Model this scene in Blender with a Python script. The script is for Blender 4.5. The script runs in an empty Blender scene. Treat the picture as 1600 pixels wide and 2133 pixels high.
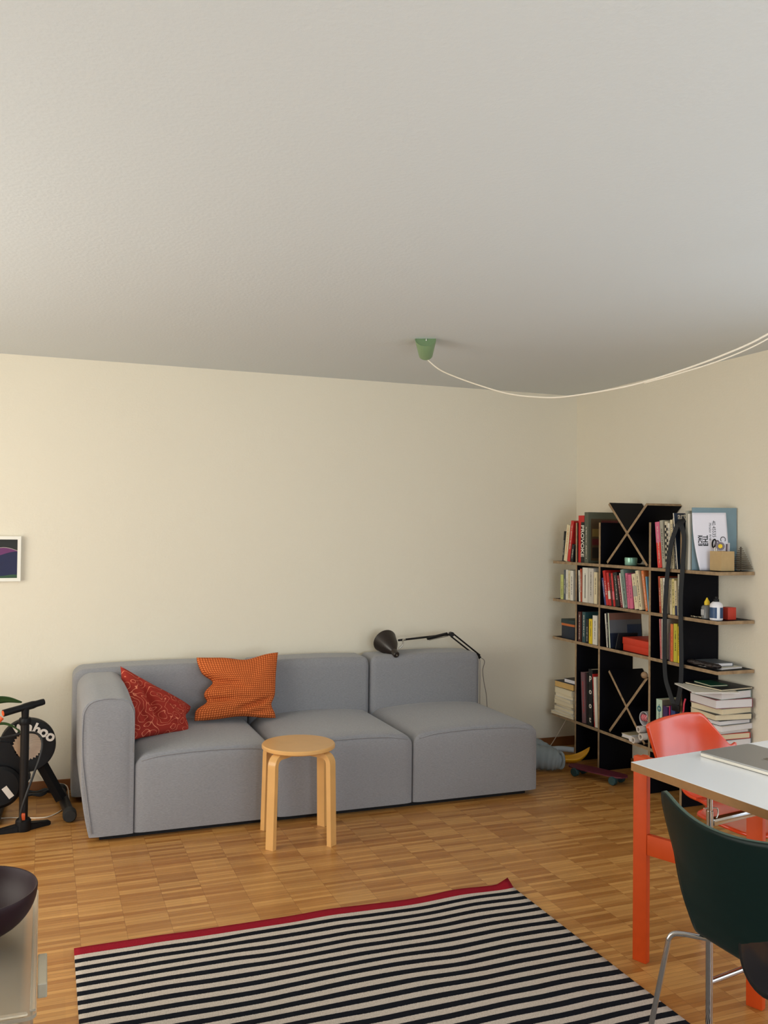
import bpy, bmesh, math, random
from mathutils import Vector, Matrix, noise

# ------------------------------------------------------------------ camera, world, lights
S = bpy.context.scene
COL = S.collection
PI = math.pi

CAM = Vector((-3.513, -5.362, 1.5))
YAW, PITCH, ROLL, FPX = 0.36582, 0.01928, 0.010596, 1843.18
cam_data = bpy.data.cameras.new('camera')
cam_data.sensor_fit = 'HORIZONTAL'
cam_data.sensor_width = 36.0
cam_data.lens = FPX / 1600.0 * 36.0
cam_data.clip_start = 0.05
cam = bpy.data.objects.new('camera', cam_data)
COL.objects.link(cam)
fw = Vector((math.sin(YAW) * math.cos(PITCH), math.cos(YAW) * math.cos(PITCH), math.sin(PITCH)))
rt = Vector((math.cos(YAW), -math.sin(YAW), 0.0))
up = rt.cross(fw)
rt2 = rt * math.cos(ROLL) + up * math.sin(ROLL)
up2 = -rt * math.sin(ROLL) + up * math.cos(ROLL)
mw = Matrix((rt2, up2, -fw)).transposed().to_4x4()
mw.translation = CAM
cam.matrix_world = mw
S.camera = cam

S.view_settings.view_transform = 'Standard'
S.view_settings.look = 'None'
S.view_settings.gamma = 1.0
S.view_settings.use_curve_mapping = False
S.view_settings.exposure = 0.0

world = bpy.data.worlds.new('world')
S.world = world
world.use_nodes = True
world.node_tree.nodes['Background'].inputs[0].default_value = (0.82, 0.91, 1.0, 1)
world.node_tree.nodes['Background'].inputs[1].default_value = 1.6

def area(name, loc, target, sx, sy, power, color):
    d = bpy.data.lights.new(name, 'AREA')
    d.shape = 'RECTANGLE'; d.size = sx; d.size_y = sy
    d.energy = power; d.color = color
    o = bpy.data.objects.new(name, d); COL.objects.link(o)
    o.location = loc
    o.rotation_euler = (Vector(target) - Vector(loc)).to_track_quat('-Z', 'Y').to_euler()
    return o
# daylight entering through the room's windows: window_1 in the left wall, window_2 in the wall
# behind the camera, window_3 in the right wall just outside the frame
area('daylight_left', (-5.80, -2.3, 1.50), (-1.5, -1.9, 1.1), 2.4, 1.8, 82, (1.0, 0.92, 0.76))
area('daylight_near', (-1.9, -7.2, 1.5), (-2.2, 0.0, 1.1), 2.6, 1.8, 72, (0.76, 0.88, 1.0))
area('daylight_right', (0.35, -3.9, 1.35), (-3.0, -3.6, 0.8), 1.9, 2.0, 24, (0.76, 0.88, 1.0))

# added upward fill lamps outside the windows to cool and brighten the ceiling
area('ceiling_fill_near', (-2.2, -7.6, 0.55), (-2.6, -3.6, 2.45), 2.4, 0.8, 56, (0.76, 0.92, 1.0))
area('ceiling_fill_left', (-6.2, -3.0, 0.55), (-3.4, -3.7, 2.45), 2.2, 0.8, 34, (0.80, 0.94, 1.0))

# ------------------------------------------------------------------ materials
def new_mat(name):
    m = bpy.data.materials.new(name); m.use_nodes = True
    return m, m.node_tree.nodes, m.node_tree.links, m.node_tree.nodes['Principled BSDF']
def rgb(r, g, b):
    f = lambda c: (c / 255 / 12.92) if c / 255 <= 0.04045 else ((c / 255 + 0.055) / 1.055) ** 2.4
    return (f(r), f(g), f(b), 1.0)
def plain(name, col, rough=0.6, metal=0.0, var=0.08, nscale=30.0, bump=0.0, bscale=200.0, coat=0.0, trans=0.0, spec=0.5):
    m, N, L, P = new_mat(name)
    P.inputs['Roughness'].default_value = rough
    P.inputs['Metallic'].default_value = metal
    P.inputs['Coat Weight'].default_value = coat
    P.inputs['Coat Roughness'].default_value = 0.15
    P.inputs['Transmission Weight'].default_value = trans
    P.inputs['Specular IOR Level'].default_value = spec
    tc = N.new('ShaderNodeTexCoord')
    if var > 0:
        nz = N.new('ShaderNodeTexNoise'); nz.inputs['Scale'].default_value = nscale
        L.new(tc.outputs['Object'], nz.inputs['Vector'])
        mx = N.new('ShaderNodeMix'); mx.data_type = 'RGBA'
        c = col
        mx.inputs[6].default_value = tuple(x * (1 - var) for x in c[:3]) + (1,)
        mx.inputs[7].default_value = tuple(min(1, x * (1 + var)) for x in c[:3]) + (1,)
        L.new(nz.outputs[0], mx.inputs[0]); L.new(mx.outputs[2], P.inputs['Base Color'])
    else:
        P.inputs['Base Color'].default_value = col
    if bump > 0:
        nb = N.new('ShaderNodeTexNoise'); nb.inputs['Scale'].default_value = bscale; nb.inputs['Detail'].default_value = 4
        L.new(tc.outputs['Object'], nb.inputs['Vector'])
        b = N.new('ShaderNodeBump'); b.inputs['Strength'].default_value = bump; b.inputs['Distance'].default_value = 0.01
        L.new(nb.outputs[0], b.inputs['Height']); L.new(b.outputs[0], P.inputs['Normal'])
    return m
_cache = {}
def cm(name, *a, **k):
    if name not in _cache: _cache[name] = plain(name, *a, **k)
    return _cache[name]

M_WALL = plain('cream_wall_paint', (0.78, 0.71, 0.575, 1), 0.85, var=0.02, nscale=1.5, bump=0.18, bscale=90, spec=0.25)
M_CEIL = plain('white_ceiling_paint', (0.665, 0.69, 0.685, 1), 0.85, var=0.015, nscale=1.0, bump=0.12, bscale=70, spec=0.25)
M_BASEB = plain('brown_skirting_wood', rgb(135, 84, 42), 0.5, var=0.12, nscale=20)

def floor_mat():
    m, N, L, P = new_mat('oak_strip_parquet')
    tc = N.new('ShaderNodeTexCoord')
    mp = N.new('ShaderNodeMapping'); mp.inputs['Location'].default_value = (-0.0555, 0.0, 0)
    L.new(tc.outputs['Object'], mp.inputs[0])
    br = N.new('ShaderNodeTexBrick')
    br.offset = 0.0; br.squash = 1.0
    br.inputs['Scale'].default_value = 1.0
    br.inputs['Brick Width'].default_value = 0.163
    br.inputs['Row Height'].default_value = 0.0225
    br.inputs['Mortar Size'].default_value = 0.0005
    br.inputs['Mortar Smooth'].default_value = 0.3
    br.inputs['Bias'].default_value = 0.0
    br.inputs['Color1'].default_value = rgb(164, 108, 50)
    br.inputs['Color2'].default_value = rgb(206, 154, 88)
    br.inputs['Mortar'].default_value = rgb(118, 70, 32)
    L.new(mp.outputs[0], br.inputs['Vector'])
    # each wide block of eight strips shifts a little in tone
    b2 = N.new('ShaderNodeTexBrick'); b2.offset = 0.37
    b2.inputs['Scale'].default_value = 1.0
    b2.inputs['Brick Width'].default_value = 0.163; b2.inputs['Row Height'].default_value = 0.18
    b2.inputs['Mortar Size'].default_value = 0.0
    b2.inputs['Color1'].default_value = (0.86, 0.86, 0.86, 1); b2.inputs['Color2'].default_value = (1.1, 1.07, 1.02, 1)
    L.new(mp.outputs[0], b2.inputs['Vector'])
    mul = N.new('ShaderNodeMix'); mul.data_type = 'RGBA'; mul.blend_type = 'MULTIPLY'; mul.inputs[0].default_value = 0.42
    L.new(br.outputs['Color'], mul.inputs[6]); L.new(b2.outputs['Color'], mul.inputs[7])
    mp2 = N.new('ShaderNodeMapping'); mp2.inputs['Scale'].default_value = (6, 160, 1)
    L.new(tc.outputs['Object'], mp2.inputs[0])
    nz = N.new('ShaderNodeTexNoise'); nz.inputs['Scale'].default_value = 1.0; nz.inputs['Detail'].default_value = 5
    L.new(mp2.outputs[0], nz.inputs['Vector'])
    cr = N.new('ShaderNodeValToRGB')
    cr.color_ramp.elements[0].position = 0.3; cr.color_ramp.elements[0].color = (0.8, 0.78, 0.74, 1)
    cr.color_ramp.elements[1].position = 0.7; cr.color_ramp.elements[1].color = (1.08, 1.06, 1.04, 1)
    L.new(nz.outputs[0], cr.inputs[0])
    m2 = N.new('ShaderNodeMix'); m2.data_type = 'RGBA'; m2.blend_type = 'MULTIPLY'; m2.inputs[0].default_value = 0.9
    L.new(mul.outputs[2], m2.inputs[6]); L.new(cr.outputs[0], m2.inputs[7])
    L.new(m2.outputs[2], P.inputs['Base Color'])
    P.inputs['Roughness'].default_value = 0.33
    P.inputs['Specular IOR Level'].default_value = 0.45
    bm_ = N.new('ShaderNodeBump'); bm_.inputs['Strength'].default_value = 0.12; bm_.inputs['Distance'].default_value = 0.002
    L.new(br.outputs['Fac'], bm_.inputs['Height']); bm_.invert = True
    L.new(bm_.outputs[0], P.inputs['Normal'])
    return m
M_FLOOR = floor_mat()

def fabric(name, col, col2, sx=500, sy=160, sz=500, bump=0.25):
    m, N, L, P = new_mat(name)
    tc = N.new('ShaderNodeTexCoord')
    mp = N.new('ShaderNodeMapping'); mp.inputs['Scale'].default_value = (sx * 0.12, sy, sz)
    L.new(tc.outputs['Object'], mp.inputs[0])
    nz = N.new('ShaderNodeTexNoise'); nz.inputs['Scale'].default_value = 1.0; nz.inputs['Detail'].default_value = 3
    L.new(mp.outputs[0], nz.inputs['Vector'])
    cr = N.new('ShaderNodeValToRGB')
    cr.color_ramp.elements[0].position = 0.3; cr.color_ramp.elements[0].color = col
    cr.color_ramp.elements[1].position = 0.7; cr.color_ramp.elements[1].color = col2
    L.new(nz.outputs[0], cr.inputs[0]); L.new(cr.outputs[0], P.inputs['Base Color'])
    b = N.new('ShaderNodeBump'); b.inputs['Strength'].default_value = bump; b.inputs['Distance'].default_value = 0.002
    L.new(nz.outputs[0], b.inputs['Height']); L.new(b.outputs[0], P.inputs['Normal'])
    P.inputs['Roughness'].default_value = 0.95
    P.inputs['Specular IOR Level'].default_value = 0.15
    P.inputs['Sheen Weight'].default_value = 0.25
    return m
M_SOFA = fabric('grey_woven_sofa_fabric', (0.225, 0.222, 0.234, 1), (0.300, 0.297, 0.310, 1), 700, 260, 700)
M_SEAM = plain('dark_grey_seam_thread', (0.10, 0.10, 0.11, 1), 0.9)
M_BLACKP = plain('black_plastic', (0.006, 0.006, 0.007, 1), 0.5, var=0, spec=0.25)
M_BLACKM = plain('matt_black_metal', (0.008, 0.007, 0.007, 1), 0.4, var=0, spec=0.3)
M_CHROME = plain('polished_chrome', (0.48, 0.48, 0.50, 1), 0.12, metal=1.0, var=0)
M_STEEL = plain('brushed_steel', (0.6, 0.57, 0.52, 1), 0.35, metal=1.0, var=0.1)
M_BIRCH = plain('golden_birch_veneer', rgb(218, 166, 100), 0.35, var=0.10, nscale=9, coat=0.2)
M_BIRCHE = plain('pale_laminated_birch_edge', rgb(228, 178, 108), 0.45, var=0.1, nscale=60)
M_LAM = plain('black_laminate', (0.0035, 0.0035, 0.006, 1), 0.55, var=0, spec=0.12)
def ply_edge():
    m, N, L, P = new_mat('plywood_edge')
    tc = N.new('ShaderNodeTexCoord')
    nz = N.new('ShaderNodeTexNoise'); nz.inputs['Scale'].default_value = 35; nz.inputs['Detail'].default_value = 3
    L.new(tc.outputs['Object'], nz.inputs['Vector'])
    cr = N.new('ShaderNodeValToRGB')
    cr.color_ramp.elements[0].position = 0.3; cr.color_ramp.elements[0].color = rgb(134, 110, 82)
    cr.color_ramp.elements[1].position = 0.7; cr.color_ramp.elements[1].color = rgb(170, 142, 108)
    L.new(nz.outputs[0], cr.inputs[0]); L.new(cr.outputs[0], P.inputs['Base Color'])
    P.inputs['Roughness'].default_value = 0.7
    return m
M_PLY = ply_edge()
M_REDW = plain('orange_red_painted_wood', rgb(194, 70, 20), 0.55, var=0.08, nscale=25, spec=0.25)
M_REDPLY = plain('glossy_orange_red_shell', rgb(212, 66, 26), 0.20, var=0.08, nscale=14, coat=0.35)
M_GREEN = plain('dark_green_lacquer', (0.0025, 0.012, 0.011, 1), 0.40, var=0.0, coat=0.0, spec=0.16)
M_ROSE = plain('sage_green_plastic', rgb(126, 152, 110), 0.5, var=0.03)
M_CABLE = plain('white_textile_cable', rgb(236, 226, 208), 0.6, var=0.03)
M_ORANGEP = plain('orange_plastic', rgb(224, 92, 40), 0.4, var=0)
M_BOWL = plain('dark_aubergine_glaze', (0.020, 0.006, 0.009, 1), 0.5, var=0.05, coat=0.0, spec=0.3)
M_WHITE = plain('white_paint', rgb(238, 234, 222), 0.5, var=0.02)
M_LEAF = plain('leaf_green', rgb(52, 84, 48), 0.4, var=0.25, nscale=40)
M_PAPER = plain('page_edges', rgb(222, 208, 178), 0.85, var=0.08, nscale=300)
M_PAPERW = plain('white_page_edges', rgb(224, 220, 222), 0.85, var=0.06, nscale=300)

# ------------------------------------------------------------------ helpers
def tag(o, label=None, cat=None, group=None, kind=None):
    if label: o['label'] = label
    if cat: o['category'] = cat
    if group: o['group'] = group
    if kind: o['kind'] = kind
    return o
def empty(name, loc=(0, 0, 0), rz=0.0, rot=None):
    o = bpy.data.objects.new(name, None); COL.objects.link(o)
    o.location = loc; o.rotation_euler = rot if rot else (0, 0, rz); o.empty_display_size = 0.05
    return o
def link_bm(name, bm, mats, parent=None, smooth=False, loc=None, rot=None):
    me = bpy.data.meshes.new(name)
    bmesh.ops.recalc_face_normals(bm, faces=bm.faces)
    bm.to_mesh(me); bm.free()
    if not isinstance(mats, (list, tuple)): mats = [mats]
    for m in mats: me.materials.append(m)
    if smooth:
        for p in me.polygons: p.use_smooth = True
    o = bpy.data.objects.new(name, me); COL.objects.link(o)
    if parent: o.parent = parent
    if loc: o.location = loc
    if rot: o.rotation_euler = rot
    return o
def smooth_angle(o, deg=40):
    me = o.data
    for p in me.polygons: p.use_smooth = True
    bm = bmesh.new(); bm.from_mesh(me)
    lim = math.radians(deg)
    for e in bm.edges:
        if len(e.link_faces) == 2 and e.calc_face_angle(0) > lim: e.smooth = False
    bm.to_mesh(me); bm.free()
    return o
def add_box(bm, x0, x1, y0, y1, z0, z1, bev=0.0, mi=0, mtx=None, seg=2):
    vs = [bm.verts.new((x, y, z)) for x in (x0, x1) for y in (y0, y1) for z in (z0, z1)]
    idx = [(0, 1, 3, 2), (4, 6, 7, 5), (0, 4, 5, 1), (2, 3, 7, 6), (0, 2, 6, 4), (1, 5, 7, 3)]
    fs = [bm.faces.new([vs[i] for i in f]) for f in idx]
    for f in fs: f.material_index = mi
    out = list(vs)
    if bev > 0:
        es = list({e for f in fs for e in f.edges})
        r = bmesh.ops.bevel(bm, geom=es, offset=bev, segments=seg, profile=0.5, affect='EDGES')
        out = list({v for f in r['faces'] for v in f.verts} | {v for v in vs if v.is_valid})
        seen = set(out); stack = list(out)
        while stack:
            v = stack.pop()
            for e in v.link_edges:
                w = e.other_vert(v)
                if w not in seen: seen.add(w); stack.append(w)
        out = list(seen)
    if mtx is not None: bmesh.ops.transform(bm, matrix=mtx, verts=out)
    return out
def box_obj(name, x0, x1, y0, y1, z0, z1, mat, parent=None, bev=0.0, **k):
    bm = bmesh.new(); add_box(bm, x0, x1, y0, y1, z0, z1, bev)
    o = link_bm(name, bm, mat, parent, **k)
    if bev > 0: smooth_angle(o)
    return o
def frame_from(d):
    d = d.normalized()
    a = Vector((0, 0, 1)) if abs(d.z) < 0.9 else Vector((1, 0, 0))
    u = d.cross(a).normalized(); v = d.cross(u).normalized()
    return u, v
def catmull(pts, n=8):
    P = [Vector(p) for p in pts]
    if len(P) < 3: return P
    Q = [P[0] * 2 - P[1]] + P + [P[-1] * 2 - P[-2]]
    out = []
    for i in range(1, len(Q) - 2):
        for k in range(n):
            t = k / n
            a, b, c, d = Q[i - 1], Q[i], Q[i + 1], Q[i + 2]
            out.append(0.5 * ((2 * b) + (c - a) * t + (2 * a - 5 * b + 4 * c - d) * t * t + (-a + 3 * b - 3 * c + d) * t ** 3))
    out.append(P[-1]); return out
def add_tube(bm, pts, r, seg=10, sub=0, caps=True, mi=0, flat=None):
    P = catmull(pts, sub) if sub else [Vector(p) for p in pts]
    n = len(P)
    rr = r if isinstance(r, (list, tuple)) else [r] * n
    if len(rr) != n:
        rr = [rr[min(len(rr) - 1, int(i * (len(rr) - 1) / max(1, n - 1)))] + 0 for i in range(n)]
    rings = []; u = None
    for i in range(n):
        d = (P[min(i + 1, n - 1)] - P[max(i - 1, 0)]).normalized()
        if u is None: u, v = frame_from(d)
        else:
            u = (u - d * u.dot(d)).normalized(); v = d.cross(u).normalized()
        if flat:
            ring = [bm.verts.new(P[i] + u * math.cos(a) * flat[0] + v * math.sin(a) * flat[1]) for a in [2 * PI * k / seg for k in range(seg)]]
        else:
            ring = [bm.verts.new(P[i] + (u * math.cos(a) + v * math.sin(a)) * rr[i]) for a in [2 * PI * k / seg for k in range(seg)]]
        rings.append(ring)
    for i in range(n - 1):
        for k in range(seg):
            f = bm.faces.new((rings[i][k], rings[i][(k + 1) % seg], rings[i + 1][(k + 1) % seg], rings[i + 1][k])); f.material_index = mi
    if caps:
        f = bm.faces.new(rings[0][::-1]); f.material_index = mi
        f = bm.faces.new(rings[-1]); f.material_index = mi
def tube_obj(name, pts, r, mat, parent=None, seg=12, sub=0, **k):
    bm = bmesh.new(); add_tube(bm, pts, r, seg, sub)
    return smooth_angle(link_bm(name, bm, mat, parent, **k), 50)
def add_lathe(bm, prof, seg=40, mi=0, mtx=None, caps=True):
    rings = []
    allv = []
    for r, z in prof:
        if r < 1e-6: ring = [bm.verts.new((0, 0, z))]
        else: ring = [bm.verts.new((r * math.cos(2 * PI * k / seg), r * math.sin(2 * PI * k / seg), z)) for k in range(seg)]
        rings.append(ring); allv += ring
    for a, b in zip(rings, rings[1:]):
        for k in range(seg):
            k2 = (k + 1) % seg
            if len(a) == 1 and len(b) == 1: continue
            if len(a) == 1: f = bm.faces.new((a[0], b[k], b[k2]))
            elif len(b) == 1: f = bm.faces.new((a[k], b[0], a[k2]))
            else: f = bm.faces.new((a[k], a[k2], b[k2], b[k]))
            f.material_index = mi
    if caps:
        for ring in (rings[0], rings[-1]):
            if len(ring) > 1:
                f = bm.faces.new(ring); f.material_index = mi
    if mtx is not None: bmesh.ops.transform(bm, matrix=mtx, verts=allv)
def lathe_obj(name, prof, mat, parent=None, seg=40, mtx=None, ang=35, **k):
    bm = bmesh.new(); add_lathe(bm, prof, seg, mtx=mtx)
    return smooth_angle(link_bm(name, bm, mat, parent, **k), ang)
def add_prism(bm, poly, t0, t1, mp, mi=0, mie=None):
    """poly: 2D outline; mp(u, v, t) -> Vector"""
    a = [bm.verts.new(mp(u, v, t0)) for u, v in poly]; b = [bm.verts.new(mp(u, v, t1)) for u, v in poly]
    f = bm.faces.new(a); f.material_index = mi
    f = bm.faces.new(b[::-1]); f.material_index = mi
    n = len(poly)
    for i in range(n):
        f = bm.faces.new((a[i], b[i], b[(i + 1) % n], a[(i + 1) % n])); f.material_index = mi if mie is None else mie
def rounded_rect(w, h, r, seg=6):
    out = []
    for cx, cy, a0 in ((w / 2 - r, h / 2 - r, 0), (-w / 2 + r, h / 2 - r, 90), (-w / 2 + r, -h / 2 + r, 180), (w / 2 - r, -h / 2 + r, 270)):
        for k in range(seg + 1):
            a = math.radians(a0 + 90 * k / seg); out.append((cx + r * math.cos(a), cy + r * math.sin(a)))
    return out
def add_softbox(bm, b, r, fn=None, ne=5, ni=10, flat_bottom=True):
    """rounded box; b = (x0,x1,y0,y1,z0,z1); r = (rx,ry,rz); fn(p, u, v, w) moves each vertex"""
    lo = Vector((b[0], b[2], b[4])); hi = Vector((b[1], b[3], b[5]))
    c = (lo + hi) / 2; h = (hi - lo) / 2
    def coords(a):
        H = h[a]; R = min(r[a], H * 0.98); s = [-H]
        for k in range(1, ne + 1): s.append(-H + R * (1 - math.cos(k / ne * PI / 2)) if False else -H + R * k / ne)
        for k in range(1, ni): s.append(-(H - R) + 2 * (H - R) * k / ni)
        for k in range(ne, -1, -1): s.append(H - R * k / ne)
        return s
    cs = [coords(i) for i in range(3)]
    vd = {}
    def V(i, j, k):
        key = (i, j, k)
        if key in vd: return vd[key]
        p = [cs[0][i], cs[1][j], cs[2][k]]
        q = [0] * 3; d = Vector((0, 0, 0))
        for a in range(3):
            R = min(r[a], h[a] * 0.98); m = h[a] - R
            q[a] = max(-m, min(m, p[a])); d[a] = (p[a] - q[a]) / max(R, 1e-6)
        if flat_bottom and d[2] < 0:
            q[2] = p[2]; d[2] = 0.0
        # cube to sphere mapping of the offset
        mx = max(abs(x) for x in d)
        if mx > 1e-6:
            L = d.length; d = d * (mx / L)
        pos = Vector([q[a] + d[a] * min(r[a], h[a] * 0.98) for a in range(3)])
        u, v, w = (p[0] / h[0], p[1] / h[1], p[2] / h[2])
        pos = pos + c
        if fn: pos = fn(pos, u, v, w)
        vd[key] = bm.verts.new(pos); return vd[key]
    n = [len(x) for x in cs]
    def quad(a, b_, c_, d_):
        try: bm.faces.new((a, b_, c_, d_))
        except ValueError: pass
    for k in (0, n[2] - 1):
        for i in range(n[0] - 1):
            for j in range(n[1] - 1): quad(V(i, j, k), V(i + 1, j, k), V(i + 1, j + 1, k), V(i, j + 1, k))
    for j in (0, n[1] - 1):
        for i in range(n[0] - 1):
            for k in range(n[2] - 1): quad(V(i, j, k), V(i + 1, j, k), V(i + 1, j, k + 1), V(i, j, k + 1))
    for i in (0, n[0] - 1):
        for j in range(n[1] - 1):
            for k in range(n[2] - 1): quad(V(i, j, k), V(i, j + 1, k), V(i, j + 1, k + 1), V(i, j, k + 1))
def text_mesh(name, s, size, mat, parent=None, mtx=None, extrude=0.0006, bold=0.0, align='LEFT', sx=1.0):
    cu = bpy.data.curves.new('t', 'FONT'); cu.body = s; cu.size = size; cu.extrude = extrude; cu.offset = bold
    cu.align_x = align; cu.resolution_u = 4
    tmp = bpy.data.objects.new('t', cu); COL.objects.link(tmp)
    dg = bpy.context.evaluated_depsgraph_get()
    me = bpy.data.meshes.new_from_object(tmp.evaluated_get(dg))
    bpy.data.objects.remove(tmp); bpy.data.curves.remove(cu)
    if sx != 1.0: me.transform(Matrix.Diagonal((sx, 1, 1, 1)))
    if mtx is not None: me.transform(mtx)
    me.materials.clear(); me.materials.append(mat)
    for p in me.polygons: p.material_index = 0
    o = bpy.data.objects.new(name, me); COL.objects.link(o)
    if parent: o.parent = parent
    return o
def copy_tree(o, parent=None):
    c = o.copy(); COL.objects.link(c); c.parent = parent
    for ch in list(o.children): copy_tree(ch, c)
    return c

# ------------------------------------------------------------------ the room
HC = 2.457
X0, X1, Y0, Y1 = -5.5, 0.0, -6.9, 0.0
def struct(name, boxes, mat):
    bm = bmesh.new()
    for b in boxes: add_box(bm, *b)
    o = link_bm(name, bm, mat); o['kind'] = 'structure'; return o
struct('floor', [(X0 - .2, X1 + .2, Y0 - .2, Y1 + .2, -0.1, 0.0)], M_FLOOR)
struct('ceiling', [(X0 - .2, X1 + .2, Y0 - .2, Y1 + .2, HC, HC + 0.15)], M_CEIL)
struct('wall_back', [(X0 - .2, X1 + .2, Y1, Y1 + 0.2, 0, HC)], M_WALL)
WL = (-3.7, -0.9, 0.45, 2.25)      # window_1 in the left wall: y0, y1, z0, z1
WN = (-3.3, -0.4, 0.5, 2.25)       # window_2 in the wall behind the camera: x0, x1, z0, z1
WR = (-4.9, -2.85, 0.12, 2.25)     # window_3 in the right wall: y0, y1, z0, z1
struct('wall_right', [(X1, X1 + .2, Y0 - .2, WR[0], 0, HC), (X1, X1 + .2, WR[1], Y1, 0, HC), (X1, X1 + .2, WR[0], WR[1], 0, WR[2]), (X1, X1 + .2, WR[0], WR[1], WR[3], HC)], M_WALL)
struct('wall_left', [(X0 - .2, X0, Y0, WL[0], 0, HC), (X0 - .2, X0, WL[1], Y1, 0, HC),
                     (X0 - .2, X0, WL[0], WL[1], 0, WL[2]), (X0 - .2, X0, WL[0], WL[1], WL[3], HC)], M_WALL)
struct('wall_near', [(X0, WN[0], Y0 - .2, Y0, 0, HC), (WN[1], X1, Y0 - .2, Y0, 0, HC),
                     (WN[0], WN[1], Y0 - .2, Y0, 0, WN[2]), (WN[0], WN[1], Y0 - .2, Y0, WN[3], HC)], M_WALL)
struct('baseboard_back', [(X0, X1 - 0.012, Y1 - 0.012, Y1, 0, 0.062)], M_BASEB)
struct('baseboard_right', [(X1 - 0.012, X1, Y0, Y1, 0, 0.062)], M_BASEB)
struct('baseboard_left', [(X0, X0 + 0.012, Y0, Y1, 0, 0.062)], M_BASEB)
def glass_mat():
    m, N, L, P = new_mat('window_glass')
    N.remove(P)
    out = N['Material Output']
    tr = N.new('ShaderNodeBsdfTransparent'); gl = N.new('ShaderNodeBsdfGlossy'); gl.inputs['Roughness'].default_value = 0.02
    mx = N.new('ShaderNodeMixShader'); mx.inputs[0].default_value = 0.05
    L.new(tr.outputs[0], mx.inputs[1]); L.new(gl.outputs[0], mx.inputs[2]); L.new(mx.outputs[0], out.inputs[0])
    return m
M_GLASS = glass_mat()
def window(name, horiz_axis, a0, a1, z0, z1, plane, out=-1):
    root = empty(name); root['kind'] = 'structure'
    def bx(bm, p0, p1, q0, q1, d0, d1):
        if out > 0: d0, d1 = -d1, -d0
        if horiz_axis == 'y': add_box(bm, plane + d0, plane + d1, p0, p1, q0, q1)
        else: add_box(bm, p0, p1, plane + d0, plane + d1, q0, q1)
    bm = bmesh.new(); t = 0.06; m = (a0 + a1) / 2
    for p in ((a0, a0 + t, z0, z1), (a1 - t, a1, z0, z1), (a0 + t, a1 - t, z0, z0 + t), (a0 + t, a1 - t, z1 - t, z1), (m - t / 2, m + t / 2, z0 + t, z1 - t)):
        bx(bm, *p, -0.13, -0.07)
    link_bm('window_frame', bm, M_WHITE, root)
    bm = bmesh.new(); bx(bm, a0 + t, a1 - t, z0 + t, z1 - t, -0.103, -0.099)
    link_bm('window_pane', bm, M_GLASS, root)
window('window_1', 'y', WL[0], WL[1], WL[2], WL[3], X0)
window('window_2', 'x', WN[0], WN[1], WN[2], WN[3], Y0)
window('window_3', 'y', WR[0], WR[1], WR[2], WR[3], X1, 1)
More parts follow.
